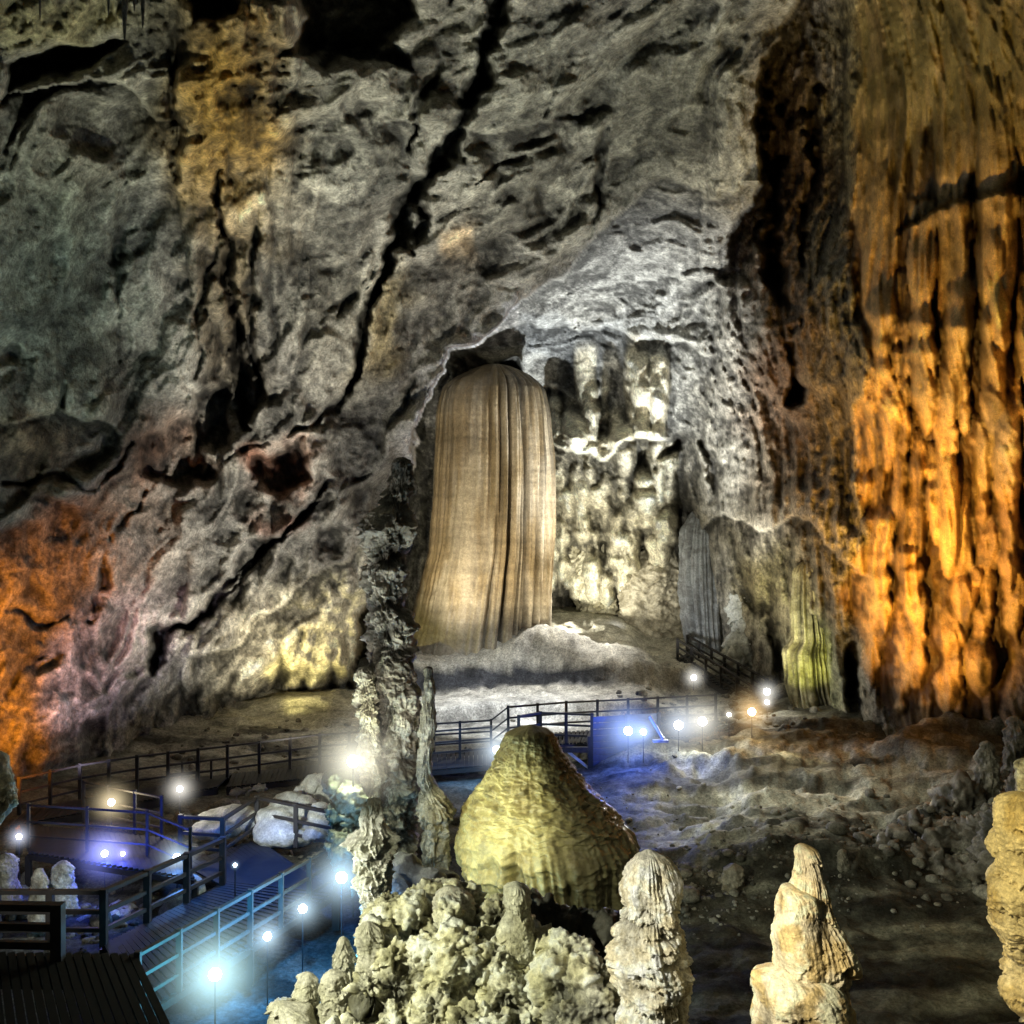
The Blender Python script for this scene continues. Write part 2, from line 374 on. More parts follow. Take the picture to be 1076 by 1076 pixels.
# ---- flowstone pipes
k = D0/F
orange = [(905, -60), (1300, -60), (1300, 800), (1076, 800), (950, 795), (925, 740), (900, 690), (880, 620), (905, 560), (905, 400), (893, 280), (895, 120)]
mO = sstep(-4, 10, sdpoly(JX, JY, orange))*mR
D += rockR*(1-mO*.88)*mR-.15*mO*vfine-.12*mO*vert*(1-sstep(560, 640, PY))
H = drips(PX, PY, [(905, 60), (1300, 60), (1300, 440), (905, 440)], 70, (8, 22), (200, 460), 1.3, 5, .05)
H2 = drips(PX, PY, [(900, 400), (960, 380), (1080, 400), (1300, 420), (1300, 640), (905, 640)], 60, (6, 14), (90, 260), 2.2, 6, .18)
H3 = drips(PX, PY, [(890, 580), (1300, 580), (1300, 800), (930, 790), (900, 700)], 100, (5, 14), (35, 150), 1.6, 8, .25)
H4 = drips(PX, PY, [(850, 540), (905, 580), (930, 720), (890, 690), (855, 620)], 60, (4, 9), (20, 80), 1.2, 9, .3)
HO = np.maximum(np.maximum(H, H2*1.25+5*(H2 > 0)), np.maximum(H3, H4))
D -= HO*k*mR; D += .5*mO*mR
ledge([(950, 250), (985, 225), (1040, 208), (1100, 212)], -.8, 22, 22)
# curtains of the far chamber, right of it, and of the left wall
Hc = drips(PX, PY, [(575, 470), (705, 470), (705, 600), (640, 650), (575, 640)], 80, (5, 13), (40, 150), 1.5, 10, .15)
Hd = drips(PX, PY, [(738, 230), (800, 230), (812, 520), (740, 520)], 90, (3, 7), (20, 90), 1.3, 11, .25)
He = drips(PX, PY, [(800, 560), (880, 570), (880, 720), (800, 720)], 50, (4, 12), (50, 140), 1.3, 12, .1)
Hf = drips(PX, PY, [(190, 60), (305, 60), (300, 300), (240, 380), (200, 300)], 90, (5, 14), (60, 240), 2.2, 13, .1)
Hg = drips(PX, PY, [(268, 240), (330, 230), (310, 420), (270, 430)], 26, (3, 7), (60, 170), 1.5, 14, .08, slant=.12)
Hh = drips(PX, PY, [(180, 690), (260, 660), (385, 600), (385, 735), (200, 752)], 110, (4, 11), (30, 130), 2.0, 15, .12, slant=.1)
Hi = drips(PX, PY, [(140, 440), (330, 440), (335, 520), (150, 540)], 46, (3, 6), (14, 50), 1.6, 16, .2)
Hj = drips(PX, PY, [(-40, 10), (330, 10), (330, 40), (150, 44), (-40, 44)], 40, (2, 5), (14, 60), 2.2, 17, .1)
Hk = drips(PX, PY, [(300, 560), (385, 560), (385, 640), (300, 660)], 20, (6, 13), (40, 110), 1.3, 18, .12)
Hm = drips(PX, PY, [(372, 300), (425, 290), (400, 400), (375, 400)], 16, (3, 7), (40, 100), 1.4, 19, .08, slant=.35)
D -= 1.6*mL*np.clip(area(245, 60, 62, 120), 0, 1)
D -= (Hc*2.6*mCC+Hd+He*mR+(Hf+Hg+Hh+Hi+Hj+Hk+Hm)*mL)*k
D = np.clip(D, 10, 90)
V = np.stack([(PX-538)*D/F, D, CH-(PY-538)*D/F], -1).reshape(-1, 3)

# ---- rock colours (mineral tints, with shade and lamplight painted into some patches)
C = np.zeros(sh+(3,)); C[:] = (.30, .285, .235)
def blob(cx, cy, rx, ry, c, w=1., ang=0):
    global C
    dx = JX+jx*.5-cx; dy = JY+jy*.5-cy; a = math.radians(ang)
    u = dx*math.cos(a)+dy*math.sin(a); v = -dx*math.sin(a)+dy*math.cos(a)
    g = np.exp(-((u/rx)**2+(v/ry)**2)**1.6)[..., None]*w
    C = C*(1-g)+np.array(c)*g
blob(60, 300, 90, 140, (.21, .245, .19), .85); blob(40, 10, 110, 30, (.38, .34, .17), .8)  # second blob: yellow lamplight of the top corner painted in
blob(240, 110, 66, 140, (.36, .24, .07), 1.); blob(240, 310, 36, 140, (.13, .10, .055), .9)  # second blob: shade of the deep recess painted in
blob(310, 215, 45, 40, (.62, .58, .46), .9); blob(360, 160, 80, 70, (.25, .25, .20), .6)
blob(360, 330, 60, 90, (.36, .34, .26), .7); blob(400, 340, 22, 60, (.5, .40, .2), .8, 20)
blob(560, 120, 150, 120, (.235, .235, .185), .8); blob(620, 130, 26, 70, (.36, .35, .28), .6, 20)
blob(700, 90, 90, 90, (.22, .215, .17), .7); blob(484, 255, 16, 32, (.62, .46, .27), .85)
blob(30, 470, 60, 50, (.27, .18, .09), .7); blob(170, 480, 45, 50, (.26, .13, .07), .75); blob(300, 490, 40, 24, (.30, .12, .06), .9)
blob(120, 600, 80, 60, (.28, .26, .24), .6); blob(260, 560, 90, 60, (.34, .32, .27), .6)
blob(300, 670, 110, 60, (.50, .45, .33), .8); blob(300, 540, 30, 14, (.3, .13, .08), .6)
blob(650, 350, 120, 110, (.44, .44, .40), .95); blob(600, 355, 110, 18, (.24, .26, .27), .6); blob(650, 420, 90, 40, (.5, .49, .43), .8)
hc = sstep(1, 8, Hc)[..., None]; blob(640, 580, 90, 110, (.11, .095, .065), .95); C = C*(1-hc)+np.array((.50, .46, .34))*hc; blob(740, 330, 40, 150, (.36, .35, .3), .8); blob(770, 450, 50, 60, (.33, .32, .27), .7)  # shade of the far recess painted dark behind the pale pipes
C = C*(1-mR[..., None]*.5)+np.array((.25, .22, .165))*mR[..., None]*.5
blob(830, 200, 45, 190, (.10, .065, .035), .85); blob(820, 430, 40, 90, (.2, .11, .055), .7)  # first blob: shadow of the recess beside the roof edge painted in
blob(930, 120, 60, 160, (.22, .20, .09), .85); blob(900, 430, 50, 80, (.26, .2, .1), .7); blob(880, 300, 24, 110, (.15, .14, .09), .7)
mo = mO[..., None]; C = C*(1-mo*.85)+np.array((.46, .27, .085))*mo*.85
blob(980, 60, 110, 110, (.25, .21, .085), .7); blob(1050, 250, 60, 120, (.38, .24, .09), .6); blob(1060, 470, 50, 40, (.5, .38, .24), .6)
blob(1050, 560, 60, 40, (.16, .10, .06), .8); blob(1010, 660, 80, 80, (.35, .2, .075), .6); blob(1060, 680, 50, 100, (.20, .14, .08), .6)
blob(815, 620, 40, 60, (.33, .28, .15), .8); blob(850, 720, 40, 50, (.40, .40, .2), .8); blob(810, 545, 50, 20, (.5, .46, .38), .7)
lipc = (lip*(mC < .6))[..., None]; C = C*(1-lipc*.8)+np.array((.62, .6, .55))*lipc*.8
lw = np.clip(np.exp(-((sC-4)/20)**2)*(PX < 545)*(PX > 436)*(PY < 450), 0, 1)[..., None]; C = C*(1-lw*.9)+np.array((.72, .7, .64))*lw*.9
# shade painted into deeper joints and pipe gaps, raised rock lightened; soot-dark dripstone streaks
def blur(A, r):
    for ax in (0, 1):
        for _ in range(2):
            pad = [(0, 0), (0, 0)]; pad[ax] = (r+1, r)
            c = np.cumsum(np.pad(A, pad, mode='edge'), axis=ax)
            n = A.shape[ax]
            A = (np.take(c, np.arange(2*r+1, 2*r+1+n), axis=ax)-np.take(c, np.arange(0, n), axis=ax))/(2*r+1)
    return A
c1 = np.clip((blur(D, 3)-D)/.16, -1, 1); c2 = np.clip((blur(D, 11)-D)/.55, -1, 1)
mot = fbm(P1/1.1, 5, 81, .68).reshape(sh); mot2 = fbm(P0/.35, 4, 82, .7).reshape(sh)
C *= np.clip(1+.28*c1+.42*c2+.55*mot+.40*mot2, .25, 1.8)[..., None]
hp = sstep(1, 16, HO)[..., None]; C = C*(1-mo*.8)+mo*.8*(C*(1.25*hp)+np.array((.075, .038, .014))*(1-hp))  # gaps between pipes painted dark brown in place of shade
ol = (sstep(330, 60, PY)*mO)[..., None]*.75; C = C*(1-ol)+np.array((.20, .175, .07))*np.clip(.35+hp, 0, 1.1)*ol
pk = sstep(.15, .4, fbm(P0*np.array([.8, .8, .3]), 4, 35).reshape(sh))[..., None]*mo*hp*.5; C = C*(1-pk)+np.array((.58, .42, .2))*pk
streak = sstep(.15, .55, fbm(P0*np.array([.9, .9, .06]), 4, 30).reshape(sh))*mO
C *= (1-.6*streak)[..., None]
sp = sstep(.05, .3, fbm(P0/1.3, 4, 31).reshape(sh))*np.clip(vL+.35*mL, 0, 1)
C *= (1-.6*sp)[..., None]
st2 = 1.2*sstep(.05, .45, fbm(Ps*np.array([.12, .3, .5]), 4, 32).reshape(sh))*mL
C *= (1-.4*st2)[..., None]
C = C*(1+.25*sstep(.1, .4, fbm(P0/2.2, 3, 33).reshape(sh)))[..., None]
hv = (sstep(1, 8, Hf)+sstep(1, 6, Hh)+sstep(1, 6, Hg))*mL; C *= np.clip(.62+.6*hv, .5, 1.2)[..., None]*vD[..., None]+(1-vD[..., None])
blobs_ = area(245, 130, 70, 150)[..., None]*.3; C = C*(1-blobs_)+C*np.array((1.35, 1.0, .5))*blobs_
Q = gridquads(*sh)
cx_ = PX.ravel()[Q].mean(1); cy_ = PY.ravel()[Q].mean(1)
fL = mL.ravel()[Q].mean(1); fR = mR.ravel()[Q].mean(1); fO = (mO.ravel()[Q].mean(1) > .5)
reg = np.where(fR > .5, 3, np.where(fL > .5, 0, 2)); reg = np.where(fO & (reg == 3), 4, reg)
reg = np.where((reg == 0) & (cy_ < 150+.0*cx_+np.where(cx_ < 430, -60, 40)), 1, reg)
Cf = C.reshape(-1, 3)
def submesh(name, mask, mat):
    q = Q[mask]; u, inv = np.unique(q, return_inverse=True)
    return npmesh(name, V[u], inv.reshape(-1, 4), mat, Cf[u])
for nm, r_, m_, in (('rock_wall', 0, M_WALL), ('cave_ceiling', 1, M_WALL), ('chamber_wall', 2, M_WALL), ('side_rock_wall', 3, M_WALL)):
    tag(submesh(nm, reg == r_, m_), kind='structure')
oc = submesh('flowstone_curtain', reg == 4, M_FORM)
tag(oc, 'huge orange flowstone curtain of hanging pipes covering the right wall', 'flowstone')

# ================================================================== THE GROUND
def ground_z(X, Y):
    sh_ = X.shape; P = np.stack([X, Y, 0*X], -1).reshape(-1, 3)
    px = 538+X*F/Y
    n1 = fbm(P/6, 4, 40).reshape(sh_); n2 = ridge(P*np.array([.12, .5, 1]), 3, 41).reshape(sh_); n3 = fbm(P/1.3, 5, 42, .6).reshape(sh_)
    z = .18*n1+.07*n3
    # slope under the photographer's ledge
    z += np.clip((17.2-Y)*.6, 0, 5)
    # right-hand mounds with long flat layers
    mr = sstep(1.5, 7, X)*sstep(22, 28, Y)*sstep(48, 40, Y)
    n4 = ridge(np.stack([X+2*n1, Y*1., 0*X], -1).reshape(-1, 3)*np.array([.13, .42, 1])+.25*n1.reshape(-1, 1), 4, 44).reshape(sh_)
    lz = (.30*n4+.75*n1+.10*n3)/.17; fr = lz-np.floor(lz); lz = (np.floor(lz)+sstep(.55, .95, fr)*.75+.25*fr)*.17
    z += mr*(.35+lz)
    z += .9*sstep(6, 16, X)*sstep(24, 34, Y)
    # rubble floor to the lower right
    z += sstep(2, 5, X)*sstep(26, 22, Y)*(.15*billow(P/1.4, 3, 43).reshape(sh_))
    # terraces at the back
    mb = sstep(-8, -5, X+.0*Y)
    edge1 = 46.5+.6*np.sin(X*.5)+.8*n1
    t1 = sstep(edge1, edge1+.5, Y)
    z += t1*.75*mb*sstep(9, 6, X)
    edge2 = 50.5+.5*np.sin(X*.6+1)+.15*X*(X > 0)
    t2 = sstep(edge2, edge2+1.2, Y)*mb
    z += t2*(1.0-.35*sstep(2, 8, X))
    q = (Y-50.5)*.085+.25*n1+.1*n2; lay = 9.; fr = q*lay-np.floor(q*lay); qz = (np.floor(q*lay)+sstep(.0, .3, fr))/lay
    z += t2*np.clip(qz, 0, 3)*1.1
    z += .9*sstep(52, 50, Y-0*X)*0
    # mound around the great column's foot
    mt = 1.25*np.exp(-(((X-1.2)/(3.6+1.6*(X > 1.2)))**2)-((Y-54)/2.2)**2)+.12*n3
    ml = mt/.16; fr = ml-np.floor(ml); z += np.where(Y > 49, (np.floor(ml)+sstep(.4, .9, fr))*.16, 0)*mb
    # pale low slabs at the back left
    ql = .4*n1+.25*n2+(Y-38)*.03; fr = ql*8-np.floor(ql*8)
    z += sstep(-4, -7, X)*sstep(37, 42, Y)*(np.floor(ql*8)+sstep(0, .3, fr))/8*.8
    z += .8*sstep(-12, -20, X)*sstep(28, 34, Y)
    # sunk pit beside the near walkway
    z -= .5*sstep(-2.5, -3.5, X)*sstep(29, 26, Y)*sstep(15, 18, Y)*sstep(-9, -6, X)
    return z
gpx = np.arange(-300, 1380, 2.4)
pys = np.concatenate([np.arange(640, 700, .8), np.arange(700, 800, 1.1), np.arange(800, 1180, 1.8), np.arange(1180, 1900, 12.)])
Yr = CH*F/(pys-538)*np.where(pys < 700, 1, 1)
GX, GY = np.meshgrid((gpx-538)/F, Yr); GX = GX*GY
GZ = ground_z(GX, GY)
FV = np.stack([GX, GY, GZ], -1).reshape(-1, 3)
FC = np.zeros(GX.shape+(3,)); FC[:] = (.20, .195, .15)
def fb(cx, cy, rx, ry, c, w=1.):
    global FC
    n = fbm(np.stack([GX, GY, 0*GX], -1).reshape(-1, 3)/2.5, 3, 50).reshape(GX.shape)
    g = np.exp(-(((GX-cx)/rx)**2+((GY-cy)/ry)**2)**1.5*(1+.8*n))[..., None]*w
    FC = FC*(1-g)+np.array(c)*g
fb(2, 56, 14, 8, (.62, .59, .5), .98); fb(-1, 46.8, 9, 3.6, (.66, .64, .58), .98); fb(-11, 45, 7, 7, (.42, .40, .33), .9)
fb(-5, 21, 6, 8, (.06, .065, .07), .9); fb(8, 23, 7, 3.5, (.13, .125, .085), .8); fb(6, 19, 9, 3, (.07, .068, .05), .8); fb(9, 33, 6, 6, (.27, .265, .20), .7)
e2 = 50.5+.5*np.sin(GX*.6+1)+.15*GX*(GX > 0); band_shade = sstep(1.85, 1.65, GZ)*np.exp(-((GY-(e2+.45))/.8)**4)*sstep(7, 3.5, GX)*sstep(-8, -6, GX)
FC = FC*(1-band_shade[..., None]*.93)+np.array((.018, .022, .035))*band_shade[..., None]*.93  # shade under the terrace edge painted as a near-black band
fn = fbm(FV/1.0, 5, 51, .65).reshape(GX.shape); fl = fbm(FV*np.array([.18, .9, .5]), 4, 52).reshape(GX.shape)
band = sstep(-.35, .35, fbm(FV*np.array([.12, .7, .5])+.3, 4, 53).reshape(GX.shape))*sstep(0, 3, GX)*sstep(46, 40, GY)
FC *= (.45+1.35*band*sstep(0, 3, GX)+.55*(1-sstep(0, 3, GX)*sstep(46, 40, GY)))[..., None]
FC *= np.clip(1+.55*fn-.7*sstep(.0, .5, fl)*sstep(50, 44, GY), .25, 1.6)[..., None]
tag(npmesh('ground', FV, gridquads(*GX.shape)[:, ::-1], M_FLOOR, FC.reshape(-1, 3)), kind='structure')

# ================================================================== FORMATIONS
def interp_rows(rows, n):
    r = np.array(rows, float); s = np.linspace(0, 1, n)
    t = (r[:, 0]-r[0, 0])/(r[-1, 0]-r[0, 0])
    out = []
    for c in (1, 2):
        y = np.interp(s, t, r[:, c]); kk = max(3, n//60*2+1)
        yp = np.pad(y, kk//2, mode='edge'); y = np.convolve(yp, np.ones(kk)/kk, 'valid'); out.append(y)
    return r[0, 0]+s*(r[-1, 0]-r[0, 0]), out[0], out[1]
def tube(name, rows, Y, style, colf, nt=180, nz=240, seed=1, amp=1., ds=1., mat=None, parent=None, cap=True, label=None, cat=None, group=None, Yb=None):
    py, l, r = interp_rows(rows, nz)
    Ys = np.linspace(Y, Yb or Y, nz)
    cx = ((l+r)/2-538)*Ys/F; R = (r-l)/2*Ys/F; z = CH-(py-538)*Ys/F
    if cap:   # rounded crown
        hh = z[0]-z; rc = max(R[min(nz-1, 3)], .02); Lc = rc*.9
        R = R*np.sqrt(np.clip(1-(1-np.clip(hh/Lc, 0, 1))**2, 0, 1)); R[0] = 1e-3
    th = np.linspace(0, 2*math.pi, nt, endpoint=False)
    T, Z = np.meshgrid(th, z); RR = R[:, None]+0*T; CX = cx[:, None]+0*T; YY = Ys[:, None]+0*T
    S = np.stack([np.cos(T)*np.maximum(RR, .05), np.sin(T)*np.maximum(RR, .05), Z], -1).reshape(-1, 3)+seed*3.7
    A = np.stack([np.cos(T), np.sin(T), Z], -1).reshape(-1, 3)+seed*5.3
    rm = float(R.max()); d = style(S, A, T.ravel(), Z.ravel(), rm, seed).reshape(T.shape)*amp
    d = d*np.clip(RR/rm*1.6, .0, 1)
    RD = np.maximum(RR+d, .002)
    V_ = np.stack([CX+RD*np.cos(T), YY+RD*np.sin(T)*ds, Z+0*T], -1).reshape(-1, 3)
    zj = fbm(S/(.25*rm+.05), 2, 60)*.06*rm; V_[:, 2] += zj*np.clip((RR/rm).ravel(), 0, 1)
    dd = np.clip((d-d.mean())/(2.2*d.std()+1e-6), -1, 1).ravel()  # relief value the colour functions use to paint shade into hollows
    col = colf(V_, T.ravel(), dd)
    base = (cx[-1], Ys[-1], z[-1])
    o = npmesh(name, V_, gridquads(nz, nt, True), mat or M_FORM, col, origin=base, parent=parent)
    if label: tag(o, label, cat, group)
    return o
LAM = {12: .46, 15: 1.0, 18: .75, 16: .9, 17: 1.2}
def st_tier(S, A, T, Z, rm, s):
    L_ = LAM.get(s, .6); lam = rm*L_; c, n = np.cos(T), np.sin(T)
    ph = Z/lam+1.1*gn(np.stack([c*1.3, n*1.3, Z/rm*.6], -1)+s)+.25*gn(np.stack([c*4, n*4, Z/lam+s], -1))+.5*fbm(np.stack([c, n, Z/rm], -1)+s*2, 2, 3)
    f = ph-np.floor(ph); kth = np.floor(ph)
    h = np.clip(.55+1.0*gn(np.stack([kth*.73+s, kth*1.31, .9*c], -1)), .05, 1.3)
    lipp = np.where(f < .10, sstep(0, .10, f), 1-.85*((f-.10)/.90)**.7)
    dr = np.clip(ridge(np.stack([c*8, n*8, Z/lam*.2+kth*3], -1)+s, 2, 5), -.7, 1)
    lob = fbm(S*np.array([1, 1, .6])/(rm*.9), 2, s+3); wv = worley(S*np.array([1, 1, .55])/(rm*.5), s)
    return rm*(.24*h*lipp*(.6+.5*L_)-.08+.16*dr*sstep(.6, .0, f)*h+.26*lob+.15*(.6-wv)+.05*fbm(S/(rm*.2), 4, s+1, .6)+.025*ridge(S*np.array([.5, .5, 6])/rm, 2, s))
def st_drape(pys, Y, amp=.3, dome=.1):
    zb = [CH-(p-538)*Y/F for p in pys]
    def f(S, A, T, Z, rm, s):
        c, n = np.cos(T), np.sin(T); d = 0*Z; r_ = np.random.RandomState(s)
        for k_, b in enumerate(zb):
            gap = (zb[k_-1]-b) if k_ else .6
            off = gn(np.stack([c*1.1+k_*3, n*1.1, 0*c+s], -1)); dr = np.clip(ridge(np.stack([c*5.5, n*5.5, 0*c+k_*2.3+s], -1), 2, 5), 0, 1)
            zl = b+gap*.5*off; zz = zl-min(.07, gap*.35)*dr; u = Z-zz; u2 = 0
            a = amp*np.clip(.6+1.2*gn(np.stack([c*.9+k_*5, n*.9, 0*c+s*2], -1)), .12, 1.2)*min(1, .45+gap)
            t_ = np.maximum((Z-zl)/(gap+.02), .10)*(u > 0); pf = np.where(t_ < .35, np.sqrt(np.clip(1-((.35-t_)/.35)**2, 0, 1)), 1-.85*np.clip((t_-.35)/.65, 0, 1)**1.4)
            d = d+a*np.where((u > 0) & (t_ < 1.0 if k_ else u > 0), np.maximum(pf, .15 if k_ else 0), 0)*sstep(-.02, .03, u)-a*.35*np.exp(-(np.clip(-u, 0, 9)/.08)**2)*(u < 0)
        lob = fbm(S*np.array([1, 1, .6])/(rm*.9), 2, s+3)
        fl = ridge(np.stack([c*4.5, n*4.5, Z*.5], -1)+s, 2, 4)
        return rm*(d-.12+.30*lob+.035*fl+.12*(.6-worley(S*np.array([1, 1, .6])/(rm*.5), s))+.045*fbm(S/(rm*.2), 4, s+1, .6)+.02*ridge(S*np.array([.5, .5, 7])/rm, 2, s))
    return f
def st_flute(S, A, T, Z, rm, s):
    q = np.stack([np.cos(T)*3.2, np.sin(T)*3.2, Z/rm*.10], -1)+s
    q2 = np.stack([np.cos(T)*8, np.sin(T)*8, Z/rm*.14], -1)+s
    return rm*(.10*ridge(q, 2, 2)+.035*ridge(q2, 2, 3)+.05*fbm(S/rm, 3, s)+.012*fbm(S/(rm*.12), 3, s))
def st_cauli(S, A, T, Z, rm, s):
    w = worley(S/(rm*.45)+.3*fbm(S/(rm*.5), 2, s)[:, None], s); w2 = worley(S/(rm*.17), s+2)
    return rm*(.38*(.7-w)+.14*(.6-w2)+.22*fbm(S/(rm*.9), 3, s)+.05*fbm(S/(rm*.1), 3, s+4))
def st_shelf(S, A, T, Z, rm, s):
    c, n = np.cos(T), np.sin(T)
    lam = .55+.0*Z
    ph = Z/lam+1.6*gn(np.stack([c*1.3, n*1.3, Z*.45], -1)+s)+.35*gn(np.stack([c*4, n*4, Z*1.5], -1)+s)
    f = ph-np.floor(ph); kth = np.floor(ph); h = .5+1.1*gn(np.stack([kth*.73+s, kth*1.31, .9*c], -1))
    lipp = np.where(f < .18, sstep(0, .18, f), 1-((f-.18)/.82)**.8)
    Sw = S+.35*np.stack([fbm(S/.8, 2, 1), fbm(S/.8, 2, 2), fbm(S/.8, 2, 3)], -1)
    return rm*(.20*h*lipp-.1+.42*fbm(Sw/(rm*1.3), 4, s, .55)+.30*(.6-worley(Sw*np.array([1, 1, .45])/(rm*.7), s))+.14*ridge(np.stack([c*3.5, n*3.5, Z*.5+kth], -1), 2, s)*sstep(.7, .1, f)+.08*fbm(S/(rm*.16), 4, s, .6))
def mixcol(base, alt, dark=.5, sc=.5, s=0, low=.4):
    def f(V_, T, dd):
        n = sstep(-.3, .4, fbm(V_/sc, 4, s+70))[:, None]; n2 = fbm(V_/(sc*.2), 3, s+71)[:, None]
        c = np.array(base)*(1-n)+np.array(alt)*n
        return c*np.clip(1+.2*n2+low*.8*np.minimum(dd, .4)[:, None], .22, 1.3)  # hollows painted darker in place of crevice shade
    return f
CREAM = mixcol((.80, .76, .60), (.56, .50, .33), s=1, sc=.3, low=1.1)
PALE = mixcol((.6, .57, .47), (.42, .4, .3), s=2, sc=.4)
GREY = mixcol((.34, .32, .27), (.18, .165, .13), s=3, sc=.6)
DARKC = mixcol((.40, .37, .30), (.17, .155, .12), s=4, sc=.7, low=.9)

# --- the great column
def st_great(S, A, T, Z, rm, s):
    q = np.stack([np.cos(T)*2.2, np.sin(T)*2.2, Z*.02], -1)+s
    rt = sstep(-.2, .35, np.cos(T)+.1*gn(q))
    fold = np.abs(np.sin(T*13+2.6*gn(q*1.7)+.25*np.sin(Z*.35)))**.8
    fl2 = ridge(np.stack([np.cos(T)*9, np.sin(T)*9, Z*.03], -1), 2, 4)
    low = sstep(21, 14, Z)
    return rm*((.008+.10*rt*low)*(fold-.6)+.03*fl2*(.3+low)*(.3+rt)+.03*fbm(S*np.array([1, 1, .4])/(rm*.7), 3, s)+.004*fbm(S/.3, 3, s))
def col_great(V_, T, dd):
    n = sstep(-.3, .35, fbm(V_*np.array([.8, .8, .16]), 4, 80))[:, None]; n2 = sstep(.0, .35, fbm(V_*np.array([2.2, 2.2, .12]), 4, 81))[:, None]
    c = np.array((.50, .41, .27))*(1-n)+np.array((.34, .25, .13))*n
    lowg = sstep(6, 2.5, V_[:, 2])[:, None]; c = c*(1-lowg*.7)+np.array((.45, .42, .34))*lowg*.7
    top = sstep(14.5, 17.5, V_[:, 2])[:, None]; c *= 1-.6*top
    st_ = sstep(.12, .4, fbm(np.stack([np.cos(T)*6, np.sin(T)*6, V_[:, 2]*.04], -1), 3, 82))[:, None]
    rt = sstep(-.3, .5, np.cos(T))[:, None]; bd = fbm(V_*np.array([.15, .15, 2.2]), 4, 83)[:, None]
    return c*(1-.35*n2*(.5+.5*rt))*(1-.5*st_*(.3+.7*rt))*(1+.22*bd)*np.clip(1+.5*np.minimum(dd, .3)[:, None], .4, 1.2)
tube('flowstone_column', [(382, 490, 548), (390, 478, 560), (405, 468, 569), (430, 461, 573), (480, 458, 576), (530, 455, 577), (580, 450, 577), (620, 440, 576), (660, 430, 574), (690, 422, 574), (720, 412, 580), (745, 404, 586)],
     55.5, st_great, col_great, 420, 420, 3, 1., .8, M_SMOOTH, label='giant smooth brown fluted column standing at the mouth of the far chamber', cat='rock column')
# --- the cone
def st_cone(S, A, T, Z, rm, s):
    up = sstep(1.2, 2.4, Z)
    rip = ridge(np.stack([np.cos(T)*3, np.sin(T)*3, Z*8.5], -1)+s, 3, 4)
    fl = ridge(np.stack([np.cos(T)*5.5, np.sin(T)*5.5, Z*.22], -1)+s, 2, 5)
    skirt = sstep(1.5, .5, Z+.35*fl)
    return rm*(.032*rip*up+.03*ridge(np.stack([np.cos(T)*2, np.sin(T)*2, Z*2.1], -1), 3, 7)+.035*fl*(1-up*.7)-.10*skirt*(.6+.7*np.clip(-fl+.3, 0, 1))+.05*fbm(S/(rm*.7), 3, s)+.008*fbm(S/.12, 3, s))
def col_cone(V_, T, dd):
    n = sstep(-.3, .35, fbm(V_*np.array([1.6, 1.6, .5]), 4, 84))[:, None]
    c = np.array((.58, .52, .25))*(1-n)+np.array((.42, .36, .17))*n
    side_shade = sstep(-.1, .5, np.cos(T))[:, None]; c = c*(1-side_shade*.66)  # unlit right side of the cone painted darker
    st_ = sstep(.1, .5, fbm(V_*np.array([3, 3, 6]), 3, 85))[:, None]*sstep(1.4, 2.4, V_[:, 2])[:, None]
    return c*(1-.45*st_)*np.clip(1+.5*np.minimum(dd, .3)[:, None], .4, 1.2)
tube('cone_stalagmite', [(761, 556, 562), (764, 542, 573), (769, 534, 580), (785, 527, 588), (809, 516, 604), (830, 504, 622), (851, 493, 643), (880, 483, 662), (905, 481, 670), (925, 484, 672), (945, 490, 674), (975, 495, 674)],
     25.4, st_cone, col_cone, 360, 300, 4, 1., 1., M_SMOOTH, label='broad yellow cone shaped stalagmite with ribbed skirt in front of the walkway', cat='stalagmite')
# --- dark tall column and its neighbours
tube('dark_column', [(480, 412, 436), (515, 404, 431), (540, 396, 429), (570, 388, 430), (600, 387, 426), (640, 384, 428), (670, 386, 430), (700, 386, 432), (725, 388, 441), (760, 392, 440), (800, 390, 440), (840, 388, 438), (880, 396, 436), (935, 396, 446), (960, 390, 450)],
     25.6, st_shelf, DARKC, 260, 700, 5, 1., 1., label='tall dark ragged column rising from floor to roof left of centre', cat='rock column')
tube('slender_stalagmite', [(700, 446, 455), (715, 445, 456), (760, 443, 456), (790, 440, 455), (815, 438, 456), (835, 438, 464), (850, 440, 473), (868, 441, 474), (885, 440, 468), (905, 436, 470), (930, 425, 478), (950, 420, 482)],
     25.0, st_shelf, GREY, 160, 460, 6, .9, 1., label='slender grey stalagmite leaning against the right side of the tall dark column', cat='stalagmite')
tube('ribbed_stalagmite', [(700, 376, 392), (720, 374, 394), (760, 376, 396), (790, 376, 402), (820, 378, 404), (845, 380, 400), (880, 380, 404), (940, 378, 410)],
     24.8, st_shelf, mixcol((.5, .47, .36), (.3, .27, .19), s=7), 160, 420, 7, 1., 1., label='ribbed pale stalagmite fused to the left side of the tall dark column', cat='stalagmite')
# --- lit stack at the left of the foreground mass
tube('stacked_stalagmite', [(838, 386, 398), (848, 380, 402), (862, 378, 400), (874, 380, 404), (880, 362, 412), (900, 370, 412), (925, 372, 411), (950, 376, 412), (975, 380, 420), (1010, 375, 430)],
     19.5, st_shelf, PALE, 200, 320, 8, .9, 1., label='pale stack of limestone plates lit by the lamp at the walkway bend', cat='stalagmite')
